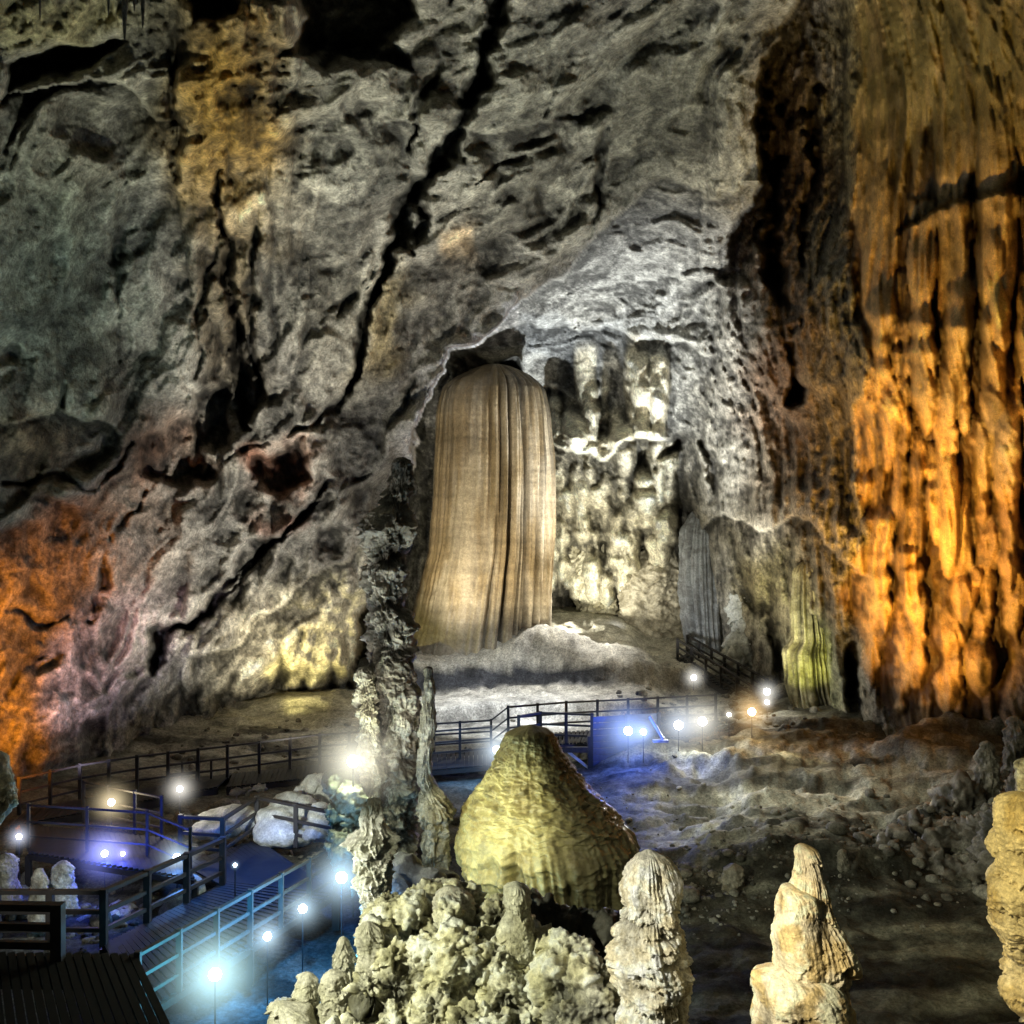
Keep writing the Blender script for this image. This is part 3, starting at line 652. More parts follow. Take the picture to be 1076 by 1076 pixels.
# --- near stalagmites
YN = 13.0
tube('draped_stalagmite', [(892, 674, 690), (898, 664, 697), (910, 656, 704), (928, 652, 709), (945, 654, 711), (955, 657, 709), (970, 648, 712), (1000, 641, 719), (1020, 646, 727), (1045, 652, 724), (1076, 648, 724), (1110, 640, 730), (1150, 630, 735)],
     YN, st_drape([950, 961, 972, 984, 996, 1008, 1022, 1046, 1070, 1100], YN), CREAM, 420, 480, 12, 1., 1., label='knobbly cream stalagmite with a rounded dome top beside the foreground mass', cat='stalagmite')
TC = mixcol((.80, .70, .48), (.58, .44, .2), s=14, sc=.35, low=.9)
s2 = tube('tiered_stalagmite', [(886, 836, 848), (891, 833, 856), (905, 833, 864), (925, 832, 870), (945, 830, 873), (960, 827, 876), (980, 824, 887), (1003, 820, 897), (1016, 818, 897), (1024, 812, 894), (1045, 808, 892), (1076, 806, 892), (1130, 790, 900)],
     YN-.2, st_drape([903, 958, 1010, 1040, 1075], YN-.2, .26), TC, 420, 460, 15, .8, 1., label='tapering cream stalagmite with drip fringed tiers, right of centre foreground', cat='stalagmite')
tube('lobe', [(928, 819, 834), (938, 816, 858), (960, 814, 868), (990, 813, 876), (1014, 815, 880), (1030, 822, 872)], YN-.32, st_drape([948, 1006], YN-.32, .15), TC, 260, 220, 16, .6, 1., parent=s2)
tube('lobe', [(1016, 808, 840), (1024, 799, 866), (1042, 795, 880), (1056, 797, 884), (1076, 793, 886), (1120, 786, 890)], YN-.4, st_drape([1050, 1085], YN-.4, .22), TC, 260, 220, 17, .6, 1., parent=s2)
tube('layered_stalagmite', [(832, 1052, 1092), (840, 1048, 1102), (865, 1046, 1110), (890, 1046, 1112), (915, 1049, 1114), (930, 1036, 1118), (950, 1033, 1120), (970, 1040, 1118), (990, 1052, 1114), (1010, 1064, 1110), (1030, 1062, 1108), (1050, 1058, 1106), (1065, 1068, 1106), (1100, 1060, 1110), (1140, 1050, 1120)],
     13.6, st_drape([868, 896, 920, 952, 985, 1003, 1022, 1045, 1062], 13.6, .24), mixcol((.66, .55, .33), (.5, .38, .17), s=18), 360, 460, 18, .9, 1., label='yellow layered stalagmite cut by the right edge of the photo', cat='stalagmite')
tube('bulbous_stalagmite', [(796, 1070, 1085), (805, 1066, 1092), (830, 1068, 1094), (860, 1070, 1094)], 14.6, st_tier, CREAM, 120, 100, 19, .5, 1., parent=None, label='small yellow knob peeking above the layered stalagmite at the right edge', cat='stalagmite')
tube('edge_stalagmite', [(788, -14, 2), (800, -18, 8), (825, -22, 15), (845, -22, 15), (858, -20, 8), (872, -16, -4), (1000, -50, -10)], 15., st_tier, CREAM, 160, 200, 20, .7, 1., label='cream stalagmite tip poking in at the left edge of the photo', cat='stalagmite')
# --- mid ground stalagmites
GRC = mixcol((.38, .34, .25), (.22, .2, .14), s=21)
def small(name, px0, px1, top, bot, lab, sty=st_tier, colf=GRC, seed=30, grp=None, cat='stalagmite'):
    Yb = CH*F/(bot-538); c = (px0+px1)/2; w = (px1-px0)/2
    return tube(name, [(top, c-w*.35, c+w*.35), (top+(bot-top)*.15, c-w*.7, c+w*.7), (top+(bot-top)*.5, c-w*.85, c+w*.85), (bot, c-w, c+w), (bot+14, c-w*1.1, c+w*1.1)], Yb, sty, colf, 110, 110, seed, .8, 1., label=lab, cat=cat, group=grp)
small('stalagmite_stump', 757, 784, 907, 946, 'stumpy grey stalagmite standing alone on the dark floor between the two cream ones', seed=31)
small('stalagmite_finger', 878, 893, 892, 938, 'thin grey finger of rock right behind the tiered cream stalagmite', seed=32)
small('pebble_mound', 740, 756, 914, 934, 'low grey knob left of the stumpy stalagmite', seed=33)
small('grey_stalagmite', 1022, 1052, 778, 880, 'grey pointed stalagmite in front of the foot of the orange curtain', sty=st_shelf, seed=34)
small('shaded_stalagmite', 1052, 1080, 752, 850, 'shaded stalagmite by the right edge above the yellow one', sty=st_shelf, seed=35)
small('white_stump', 52, 80, 904, 962, 'smooth white rounded boulder behind the railing at lower left', sty=st_cauli, colf=mixcol((.7, .7, .62), (.6, .58, .5), s=36), seed=36, cat='boulder')
small('crusty_stalagmite', 30, 52, 912, 985, 'crusty white stalagmite left of the smooth white boulder', sty=st_tier, colf=PALE, seed=37)
small('pale_slab', -10, 22, 896, 960, 'striped pale rock at the far left below the small lamp', sty=st_tier, colf=PALE, seed=38, cat='boulder')

# --- lumps grown from rounded masses
def lump(name, parts, voxel, colf, seed, amp=1., mat=None, label=None, cat=None, group=None, parent=None, style='cauli', sub=2):
    bm = bmesh.new()
    for (px, py, Y, rx, rz) in parts:
        c = W(px, py, Y); s = Y/F
        M = Matrix.Translation(c) @ Matrix.Diagonal((rx*s, (rx+rz)/2*s*.9, rz*s, 1))
        bmesh.ops.create_icosphere(bm, subdivisions=3, radius=1, matrix=M)
    me = bpy.data.meshes.new('t'); bm.to_mesh(me); bm.free(); o = bpy.data.objects.new('t', me); COL.objects.link(o)
    md = o.modifiers.new('r', 'REMESH'); md.mode = 'VOXEL'; md.voxel_size = voxel
    dg = bpy.context.evaluated_depsgraph_get(); ev = o.evaluated_get(dg); m2 = bpy.data.meshes.new_from_object(ev)
    n = len(m2.vertices); V_ = np.empty(n*3, np.float32); m2.vertices.foreach_get('co', V_); V_ = V_.reshape(-1, 3)
    Nn = np.empty(n*3, np.float32); m2.vertices.foreach_get('normal', Nn); Nn = Nn.reshape(-1, 3)
    Qn = np.empty(len(m2.polygons)*4, np.int32); m2.polygons.foreach_get('vertices', Qn); Qn = Qn.reshape(-1, 4)
    bpy.data.objects.remove(o); bpy.data.meshes.remove(me); bpy.data.meshes.remove(m2)
    S = V_+seed*3.1; rm = .48 if voxel < .031 else voxel*16
    if style == 'cauli':
        w = worley(S*np.array([1, 1, .6])/(rm*1.0)+.35*fbm(S/(rm*1.2), 2, seed)[:, None], seed); w2 = worley(S*np.array([1, 1, .6])/(rm*.42), seed+2)
        w3 = worley(S/(rm*.2)+.2*fbm(S/(rm*.3), 2, seed)[:, None], seed+5); pl = ridge(S*np.array([.5, .5, 3.2])/(rm*.6)+.5*fbm(S/rm, 2, 5)[:, None], 3, seed); fl = ridge(S*np.array([1, 1, .16])/(rm*.22)+.3*fbm(S/rm, 2, 6)[:, None], 2, seed); d = rm*(.40*(.5-w)+.26*(.5-w2)+.12*(.5-w3)+.45*fbm(S/(rm*1.6), 4, seed, .55)+.08*pl+.13*fl*sstep(.55, -.2, Nn[:, 2])+.12*fbm(S/(rm*.16), 4, seed, .65))
        dr = ridge(S*np.array([1, 1, .25])/(rm*.5), 2, seed); d += rm*.12*dr*sstep(.3, -.4, Nn[:, 2])
    else:
        d = rm*(.35*fbm(S/(rm*2), 4, seed)+.08*ridge(S/(rm*.8), 3, seed))
    d *= amp; V2 = V_+Nn*d[:, None]
    dd = np.clip((d-d.mean())/(2.2*d.std()+1e-6), -1, 1)
    base = np.array([V2[:, 0].mean(), V2[:, 1].mean(), V2[:, 2].min()])
    o = npmesh(name, V2, Qn, mat or M_FORM, colf(V2, 0*dd, dd), origin=base, parent=parent)
    if label: tag(o, label, cat, group)
    return o
FG = mixcol((.78, .75, .58), (.48, .45, .28), s=40, sc=.35, low=1.5)
r2 = random.Random(5)
parts = []
for (py, l, r, Y) in [(950, 425, 500, 16.6), (965, 400, 545, 16.2), (985, 385, 560, 15.8), (1010, 382, 575, 15.3), (1040, 375, 585, 14.8), (1075, 360, 595, 14.3), (1115, 340, 600, 13.8), (1150, 330, 610, 13.4)]:
    x = l+12
    while x < r-8:
        w = r2.uniform(11, 25); parts.append((x+r2.uniform(-4, 4), py+r2.uniform(-9, 9), Y+r2.uniform(-.35, .35), w, w*r2.uniform(.8, 1.4))); x += w*1.15
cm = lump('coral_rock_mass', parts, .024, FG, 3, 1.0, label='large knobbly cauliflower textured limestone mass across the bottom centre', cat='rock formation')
lump('coral_boulder', [(600, 1000, 14.6, 22, 20), (588, 1025, 14.4, 20, 28), (615, 1035, 14.2, 26, 28), (600, 1070, 14, 30, 26), (628, 1060, 14, 24, 30), (610, 1110, 13.8, 40, 30), (635, 1130, 13.6, 40, 30)], .028, FG, 8, .9,
     label='rounded pitted boulder between the knobbly mass and the dome topped stalagmite', cat='boulder')
lump('gap_shade_mass', [(600, 965, 17.2, 34, 16), (575, 960, 17.2, 22, 20), (630, 980, 17, 26, 16), (600, 1000, 17, 50, 20), (600, 1050, 16.6, 60, 40)], .05, mixcol((.07, .065, .05), (.04, .038, .03), s=42), 9, .8,
     label='nearly black mass standing in for the shaded gap behind the pitted boulder', cat='boulder')  # near-black mass added to paint the shade of the gap
tube('knob_stalagmite', [(926, 535, 548), (932, 529, 556), (945, 526, 558), (958, 530, 558), (968, 524, 560), (985, 521, 562), (1005, 525, 560), (1020, 535, 556), (1050, 532, 552), (1090, 530, 560)], 15.2, st_tier, mixcol((.66, .64, .5), (.5, .47, .32), s=43), 200, 260, 43, .6, 1.,
     label='pale egg shaped knob with a small cap standing on the knobbly mass', cat='stalagmite')
for i, (rows, Y, lab) in enumerate([
    ([(1021, 318, 326), (1028, 313, 332), (1045, 310, 336), (1060, 312, 338), (1090, 306, 342), (1130, 300, 348)], 15.0, 'short beaded stalagmite at the far left end of the foreground mass'),
    ([(984, 357, 364), (992, 353, 368), (1010, 350, 372), (1030, 350, 374), (1060, 348, 378), (1120, 344, 384)], 15.4, 'beaded stalagmite finger nearest to the blue lit pit, with a pointed tip'),
    ([(1018, 344, 354), (1026, 338, 364), (1050, 336, 366), (1080, 334, 370), (1130, 330, 374)], 14.8, 'squat beaded stalagmite in front of the pointed finger'),
    ([(968, 380, 392), (980, 374, 402), (1000, 376, 404), (1040, 378, 402), (1060, 384, 400), (1120, 380, 410)], 15.1, 'rounded drooping lobe of limestone right of the pointed finger'),
    ([(930, 462, 480), (940, 456, 492), (955, 452, 498), (985, 456, 500)], 16.0, 'layered knob on the top right of the knobbly mass, below the cone'),
    ([(1052, 285, 300), (1060, 280, 322), (1076, 278, 335), (1120, 270, 345)], 14.6, 'low crusty stub at the bottom left corner of the foreground mass')]):
    tube('beaded_stalagmite', rows, Y, st_tier, PALE, 140, 180, 50+i, .9, 1., label=lab, cat='stalagmite', group='small stalagmites on the foreground mass')
lump('lamp_boulder', [(425, 915, 21.6, 24, 20), (440, 930, 21.4, 30, 22), (465, 925, 22, 20, 16), (410, 945, 21, 30, 26), (450, 960, 20.5, 40, 26)], .05, mixcol((.2, .2, .2), (.1, .1, .1), s=44), 11, .6,
     label='smooth shadowed boulder at the foot of the tall dark column', cat='boulder', style='smooth')
# pile of dark rounded lumps at the right
pile = [(905, 905, 27.2, 12, 22), (940, 900, 27.5, 16, 24), (925, 915, 27, 18, 20), (965, 885, 28, 18, 28), (985, 870, 29, 20, 26), (1010, 850, 29.5, 24, 24), (1000, 890, 27.5, 26, 28), (1030, 890, 27, 26, 34), (975, 915, 26.6, 30, 18), (1020, 920, 26.3, 34, 22), (1055, 900, 26, 30, 50), (950, 925, 26.4, 20, 12), (1080, 880, 26, 40, 60)]
lump('dark_rock_pile', pile, .06, mixcol((.24, .215, .165), (.10, .09, .065), s=45), 13, 1.1, label='pile of dark rounded leaning rocks on the right of the floor', cat='rock formation')
lump('mossy_boulder', [(356, 828, 24.2, 11, 14), (366, 842, 24, 15, 16), (352, 858, 24, 12, 14), (370, 868, 23.9, 16, 20), (360, 890, 23.7, 18, 20), (372, 915, 23.5, 18, 20)], .035, mixcol((.24, .25, .2), (.15, .17, .12), s=9), 9, 1., label='blurry greenish boulder beneath the bright lamp left of the tall column', cat='boulder')
# boulders by the bridge
WHITE = mixcol((.68, .68, .6), (.5, .5, .42), s=46, sc=.8)
for i, (pp, lab) in enumerate([
    ([(300, 845, 28.8, 22, 14), (318, 850, 28.6, 16, 14), (290, 858, 28.4, 22, 12), (300, 875, 28, 34, 16)], 'big smooth white boulder lying behind the platform railing'),
    ([(335, 858, 27.8, 13, 14), (345, 870, 27.6, 16, 16), (330, 878, 27.4, 16, 10)], 'white boulder right of the big smooth one, beside the tall column'),
    ([(335, 822, 30, 18, 8), (350, 832, 29.8, 16, 10), (320, 830, 30.2, 10, 6)], 'rough white rock below the end of the far bridge'),
    ([(235, 856, 28.8, 28, 8), (262, 862, 28.6, 22, 10), (225, 872, 28.2, 26, 8)], 'flat white slab of rock lit beside the blue deck'),
    ([(270, 828, 31, 12, 5), (255, 832, 31, 10, 4)], 'low grey rock under the middle of the far bridge'),
    ([(190, 948, 24.3, 15, 10), (202, 940, 24.4, 9, 14), (180, 960, 24.2, 14, 10)], 'angular grey rock behind the near walkway railing'),
    ([(100, 975, 24, 26, 14), (70, 975, 24, 24, 14), (130, 962, 24.4, 14, 10)], 'pale rubble heap behind the corner of the near railing')]):
    lump('boulder', pp, .05, WHITE if i not in (4,) else GREY, 20+i, .55, label=lab, cat='boulder', style='smooth' if i in (0, 1, 3, 5) else 'cauli', group='boulders around the walkways')
# --- far chamber formations
FAR = mixcol((.66, .62, .46), (.45, .41, .28), s=60, sc=1.2)
tube('knobbly_column', [(478, 604, 632), (500, 604, 634), (530, 606, 630), (570, 604, 640), (600, 600, 644), (630, 604, 646), (655, 608, 644), (668, 606, 648)], 66, st_shelf, FAR, 200, 300, 61, .6, 1., label='knobbly pale column in the far chamber right of the giant column', cat='rock column')
tube('chamber_column', [(470, 682, 712), (500, 684, 712), (560, 690, 716), (600, 660, 724), (640, 652, 726), (672, 645, 728)], 64.5, st_shelf, mixcol((.46, .42, .32), (.28, .25, .18), s=62), 200, 260, 62, .5, 1., label='broad shaded rock column at the back right of the far chamber', cat='rock column')
tube('fluted_drapery', [(530, 734, 752), (540, 727, 760), (555, 719, 768), (580, 717, 771), (620, 718, 771), (660, 722, 771), (685, 726, 772), (700, 726, 772)], 61.0, st_flute, mixcol((.3, .31, .3), (.2, .2, .19), s=63), 260, 160, 63, 2.2, .7, Yb=57.0, label='grey curtain of straight fluted stone above the far stairs', cat='flowstone')
tube('golden_drapery', [(588, 842, 858), (600, 836, 866), (640, 834, 870), (672, 836, 874), (684, 826, 878), (720, 828, 882), (750, 836, 890), (772, 838, 890)], 46.5, st_flute, mixcol((.46, .42, .24), (.25, .22, .11), s=64, low=1.2), 220, 220, 64, 1.6, .9, label='yellow green fluted drapery column at the left edge of the orange wall', cat='flowstone')
lump('lit_rock_heap', [(785, 640, 55, 14, 18), (795, 665, 54.5, 16, 20), (780, 670, 54.5, 14, 18), (800, 690, 54, 12, 14), (783, 690, 54, 12, 12), (770, 695, 54, 12, 10)], .07, WHITE, 65, 1.1, label='brightly lit knobbly rock heap behind the far stairs', cat='rock formation')
# --- stalactites hanging in the upper left
def stalactite(px, top, bot, w, Y, seed, lab):
    py = np.array([bot, bot-(bot-top)*.1, bot-(bot-top)*.4, bot-(bot-top)*.75, top])
    ws = np.array([.12, .3, .55, .85, 1.3])*w
    rows = [(p, px-q, px+q) for p, q in zip(py[::-1], ws[::-1])]
    return tube('stalactite', rows, Y, st_tier, DARKC, 48, 90, seed, .5, 1., cap=False, label=lab, cat='stalactite', group='dark stalactites in the top left corner')
for i, (px, bot, w, lab) in enumerate([(131, 42, 5, 'longest dark stalactite hanging in the top left corner'), (150, 30, 4, 'second longest dark stalactite, right of the longest one'), (114, 16, 3, 'short dark stalactite left of the longest one'), (141, 12, 3, 'stubby dark stalactite between the two long ones'), (42, 22, 2.5, 'small stalactite near the far left of the roof')]):
    stalactite(px, -40, bot, w, 20.5, 90+i, lab)

# --- loose rubble on the floor (nobody could count it)
def rubble():
    bm = bmesh.new(); bmesh.ops.create_icosphere(bm, subdivisions=2, radius=1); bv = np.array([v.co[:] for v in bm.verts]); bf = np.array([[v.index for v in f.verts] for f in bm.faces]); bm.free()
    r = np.random.RandomState(77); Vs = []; Fs = []; Cs = []; off = 0
    xs = []; ys = []; ss = []
    for (cx, cy, sx, sy, n, s0) in [(6, 25.4, 3, 1.4, 420, .036), (3.6, 25, 1.3, 1.0, 320, .045), (9.5, 30, 4, 2.4, 110, .04), (12.5, 27.5, 1.6, 1.8, 300, .10), (4, 33, 2.5, 3, 60, .04), (-9, 41, 4, 3, 120, .08), (9, 45, 2, 3, 160, .11), (-7, 30, 3, 1.5, 200, .1), (-10.5, 24, 1.6, 1.5, 160, .08)]:
        xs.append(r.normal(cx, sx, n)); ys.append(r.normal(cy, sy, n)); ss.append(s0*np.exp(r.normal(0, .55, n)))
    x = np.concatenate(xs); y = np.concatenate(ys); sz = np.concatenate(ss); z = ground_z(x[None], y[None])[0]
    for i in range(len(x)):
        a = r.uniform(0, 6.28); sc = sz[i]*r.uniform(.6, 1.3, 3)*np.array([1, 1, .7]); v = bv*(1+.25*gn(bv*1.3+i*3.3)[:, None]+.12*np.round(gn(bv*2.1+i*1.7)*3)[:, None]/3)*sc
        c_, s_ = math.cos(a), math.sin(a); v = v@np.array([[c_, s_, 0], [-s_, c_, 0], [0, 0, 1]])
        Vs.append(v+np.array([x[i], y[i], z[i]+sz[i]*.2])); Fs.append(bf+off); off += len(bv); Cs.append(np.tile(np.array((.24, .225, .175))*r.uniform(.5, 1.4), (len(bv), 1)))
    tag(npmesh('rubble', np.concatenate(Vs), np.concatenate(Fs), M_FLOOR, np.concatenate(Cs)), 'loose broken stones strewn over the cave floor', 'rubble', kind='stuff')
rubble()

# ================================================================== WALKWAYS AND RAILINGS
def railing(pts, label, h=1.1, sp=1.6, mat=None, name='railing', rails=(1.0, .62, .28), w=.09, posts=True, cat='railing', group='timber railings of the walkways', slope=None):
    mat = mat or M_RAIL; pts = [Vector(p) for p in pts]     # pts = foot points
    root = empty(name, pts[0], label, cat, group)
    done = []
    for a, b in zip(pts[:-1], pts[1:]):
        n = max(1, round((b-a).length/sp))
        for i in range(n+1):
            p = a.lerp(b, i/n)
            if any((p-q).length < .3 for q in done): continue
            done.append(p)
            MB().box(p+Vector((0, 0, h/2+.02)), (w*1.15, w*1.15, h+.08)).build('post', mat, root)
    for f in rails:
        m = MB()
        for a, b in zip(pts[:-1], pts[1:]):
            u = Vector((0, 0, h*f)); m.bar(a+u, b+u, w*(1.1 if f > .9 else .6), w*(.7 if f > .9 else .75))
        m.build('top_rail' if f > .9 else 'lower_rail', mat, root)
    return root
def deck(a0, a1, b0, b1, label, th=.14, name='walkway', legs=True, gz=0.0, skirt=0, mat=None):
    """a0->a1 one edge, b0->b1 the other; planks across"""
    a0, a1, b0, b1 = map(Vector, (a0, a1, b0, b1))
    root = empty(name, a0, label, 'walkway', None)
    L = ((a1-a0).length+(b1-b0).length)/2; n = max(2, int(L/.16)); m = MB()
    ed = (a1-a0).normalized(); cr = ((b0+b1)/2-(a0+a1)/2).normalized(); sn = ed.cross(cr).length
    pw = min((a1-a0).length, (b1-b0).length)/n*sn*.93
    for i in range(n):
        t = (i+.5)/n; a = a0.lerp(a1, t); b = b0.lerp(b1, t)
        m.bar(a, b, pw, .04)
    m.build('planks', mat or M_DECK, root)
    for (p, q) in ((a0, a1), (b0, b1)):
        dn = Vector((0, 0, -.03-th/2)); MB().bar(p+dn, q+dn, .1, th).build('joist', M_RAIL, root)
    if legs:
        for (p, q) in ((a0, a1), (b0, b1)):
            nn = max(1, int((q-p).length/2.6))
            for i in range(nn+1):
                c = p.lerp(q, i/nn); hh = c.z-.03-gz
                if hh > .15: MB().box((c.x, c.y, gz+hh/2-.2), (.13, .13, hh+.3)).build('leg', M_RAIL, root)
    return root
def dn(p, h=1.1): return (p[0], p[1], p[2]-h)
z1 = 1.6
A0, A1 = G(145, 1003, z1), G(352, 888, z1)
B0, B1 = G(109, 937, z1), G(234, 882, z1)
railing([dn(A0), dn(A1)], 'pale lit railing along the lamp side of the near walkway', sp=1.05, mat=M_RAILP)
railing([dn(G(-60, 937, z1)), dn(B0), dn(B1)], 'black railing along the left side of the near walkway with a square corner', sp=1.25, w=.12)
C0, C1, C2 = G(234, 861, z1), G(270, 838, z1), G(354, 855, z1)
railing([dn(G(190, 858, z1)), dn(C0), dn(C1), dn(C2)], 'black railing around the back of the platform in front of the white boulders', sp=1.9, w=.1)
deck(dn(B0), dn(G(240, 878, z1)), dn(A0), dn(A1), 'near plank walkway leading up from the dark foreground platform')
deck(dn(G(190, 862, z1), 1.13), dn(G(272, 840, z1), 1.13), dn(G(240, 884, z1), 1.13), dn(G(354, 890, z1), 1.13), 'blue lit plank platform at the bend of the near walkway', name='platform')
# dark viewing platform at the bottom left
v = [G(-120, 1000, 1.55), G(144, 1003, 1.55), G(-160, 1250, 1.55), G(215, 1150, 1.55)]
deck(v[0], v[1], v[2], v[3], 'black viewing platform filling the bottom left corner', name='viewing_platform', th=.6, mat=M_BLACK)
railing([G(-40, 1002, 1.55)+np.array([0, -.2, 0]), G(66, 1004, 1.55)+np.array([0, -.2, 0])], 'heavy black railing of the viewing platform at the left edge', h=.95, sp=1.5, w=.17)
# lower deck behind
z2 = 2.0
railing([dn(G(88, 822, z2)), dn(G(170, 838, z2))], 'thin far railing of the blue lit lower deck', sp=1.2, w=.06)
railing([dn(G(30, 846, z2)), dn(G(155, 854, z2)), dn(G(200, 872, z2))], 'thin near railing of the blue lit lower deck', sp=1.5, w=.06)
deck(dn(G(20, 824, z2)), dn(G(185, 838, z2)), dn(G(30, 850, z2)), dn(G(205, 874, z2)), 'lower deck glowing blue behind the near walkway', name='lower_deck', gz=.2)
# far bridge
zf = 1.35
E = [G(20, 818, zf), G(84, 804, zf), G(144, 795, zf), G(239, 784, zf), G(336, 772, zf), G(456, 764, zf)]
railing([dn(p) for p in E], 'long black railing on the far side bridge running under the left wall', sp=1.05, w=.085)
for a, b in ((0, 3), (3, 5)):
    p, q = Vector(dn(E[a], 1.1+a*.006)), Vector(dn(E[b], 1.1+a*.006))
    deck(p+Vector((0, .6, 0)), q+Vector((0, .6, 0)), p-Vector((-.3, 1.2, 0)), q-Vector((0, 1.2, 0)), 'far bridge deck, %s half' % ('left' if a == 0 else 'right'), name='bridge_deck', th=.3, gz=.1)
railing([dn(G(176, 797, 1.1)), dn(G(222, 793, 1.1))], 'short low fence in front of the long black bridge railing', sp=.55, w=.06, h=.9)
# centre walkway: lower run, steps, platform, right run
zc = 1.5
c0, c1, c2, c3 = G(450, 769, zc), G(516, 764, zc), G(450, 761, zc), G(516, 757, zc)
railing([dn(c2), dn(c3)], 'far railing of the walkway between the tall column and the cone', sp=1.1, w=.08)
railing([dn(c0), dn(c1)], 'near railing of the walkway between the tall column and the cone', sp=1.1, w=.08)
deck(dn(c2), dn(c3), dn(G(450, 777, zc)), dn(G(516, 772, zc)), 'blue lit walkway deck between the tall column and the cone', gz=-.1)
g0, g1, g2, g3 = G(534, 743, 2.05), G(595, 738, 2.05), G(660, 735, 2.05), G(752, 730, 2.05)
railing([dn(g0), dn(g1), dn(g2), dn(g3)], 'far railing of the raised centre walkway behind the cone', sp=1.2, w=.09)
h0, h1, h2, h3 = G(545, 753, 2.05), G(568, 749, 2.05), G(622, 751, 2.05), G(722, 744, 2.05)
railing([dn(h0), dn(h1), dn(h2)], 'near railing of the raised centre walkway ending at a thick post', sp=1.1, w=.1)
railing([dn(c3), dn(g0)], 'sloping step railing joining the low and raised centre walkways', sp=.8, w=.08)
deck(dn(g0), dn(g3), dn(h0), dn(h3), 'raised centre walkway deck behind the yellow cone', th=.25, gz=-.2)
# solid panel lit blue
def plank_panel(p, q, z0, z1_, label):
    p, q = Vector(p), Vector(q); root = empty('screen_panel', (p.x, p.y, z0), label, 'panel'); n = 9; m = MB()
    for i in range(n):
        zz = z0+(z1_-z0)*(i+.5)/n; m.bar((p.x, p.y, zz), (q.x, q.y, zz), .04, (z1_-z0)/n*.93)
    m.build('boards', solid('blue_grey_boards', (.05, .06, .10), .5), root)
    f = MB()
    for t in (0, .5, 1):
        c = p.lerp(q, t); f.box((c.x, c.y-.06, (z0+z1_)/2), (.1, .08, z1_-z0+.1))
    f.build('frame', M_RAIL, root); return root
plank_panel((h2[0]-.02, h2[1]-.12, 0), (G(692, 747, 2.05)[0], G(692, 747, 2.05)[1]-.12, 0), -.1, 2.0, 'blue lit boarded side panel of the raised centre walkway')
x0, x1 = G(575, 751, 2.05), G(622, 751, 2.05)
br = empty('deck_brace', dn(x0, 1.2), 'timber frame with a diagonal brace under the centre walkway end', 'brace')
MB().bar((x0[0]+.6, x0[1]-.15, .85), (x1[0]-.1, x1[1]-.15, .1), .06, .09).build('diagonal', M_POLE, br)
MB().box((x1[0]-.1, x1[1]-.15, .6), (.14, .14, 1.4)).build('post', M_RAIL, br)
MB().bar((x0[0]-.2, x0[1]-.15, .8), (x1[0], x1[1]-.15, .8), .1, .2).build('beam', M_RAIL, br)
pb = empty('slanted_pole', G(698, 779, .3), 'slanting white pole with a flat foot in front of the blue panel', 'pole')
pA, pB = G(683, 753, 1.9), G(698, 779, .9)
pA[1] = 37.2; pB[1] = 36.9; pA = W(683, 753, 37.2); pB = W(697, 777, 36.9)
MB().cyl(pA, pB, .06).build('shaft', M_POLE, pb); MB().box(pB+np.array([-.1, 0, -.05]), (.55, .25, .07)).build('foot', M_POLE, pb)
fp = empty('fallen_pole', W(585, 602, 68), 'white tube lying on the rocks in the far chamber', 'pole')
MB().cyl(W(573, 598, 68), W(594, 609, 67), .14).build('tube', M_POLE, fp)
# far stairs
s0, s1, s2_, s3_ = W(722, 668, 57), W(806, 714, 50), W(712, 672, 55.5), W(792, 722, 49)
railing([dn(s0, 1.), dn(s1, 1.)], 'far handrail of the dark stairs climbing to the far chamber', sp=1.3, w=.12, h=1.0)
railing([dn(s2_, 1.), dn(s3_, 1.)], 'near handrail of the dark stairs climbing to the far chamber', sp=1.3, w=.12, h=1.0)
stt = empty('stairs', dn(s3_, 1.), 'dark open stairs climbing left to the far chamber', 'stairs')
m = MB()
for i in range(22):
    t = (i+.5)/22; a = Vector(dn(s0, 1.)).lerp(Vector(dn(s1, 1.)), t); b = Vector(dn(s2_, 1.)).lerp(Vector(dn(s3_, 1.)), t); m.bar(a, b, .3, .06)
m.build('treads', M_DECK, stt)
for a, b in ((s0, s1), (s2_, s3_)): MB().bar(Vector(dn(a, 1.2)), Vector(dn(b, 1.2)), .1, .3).build('stringer', M_RAIL, stt)

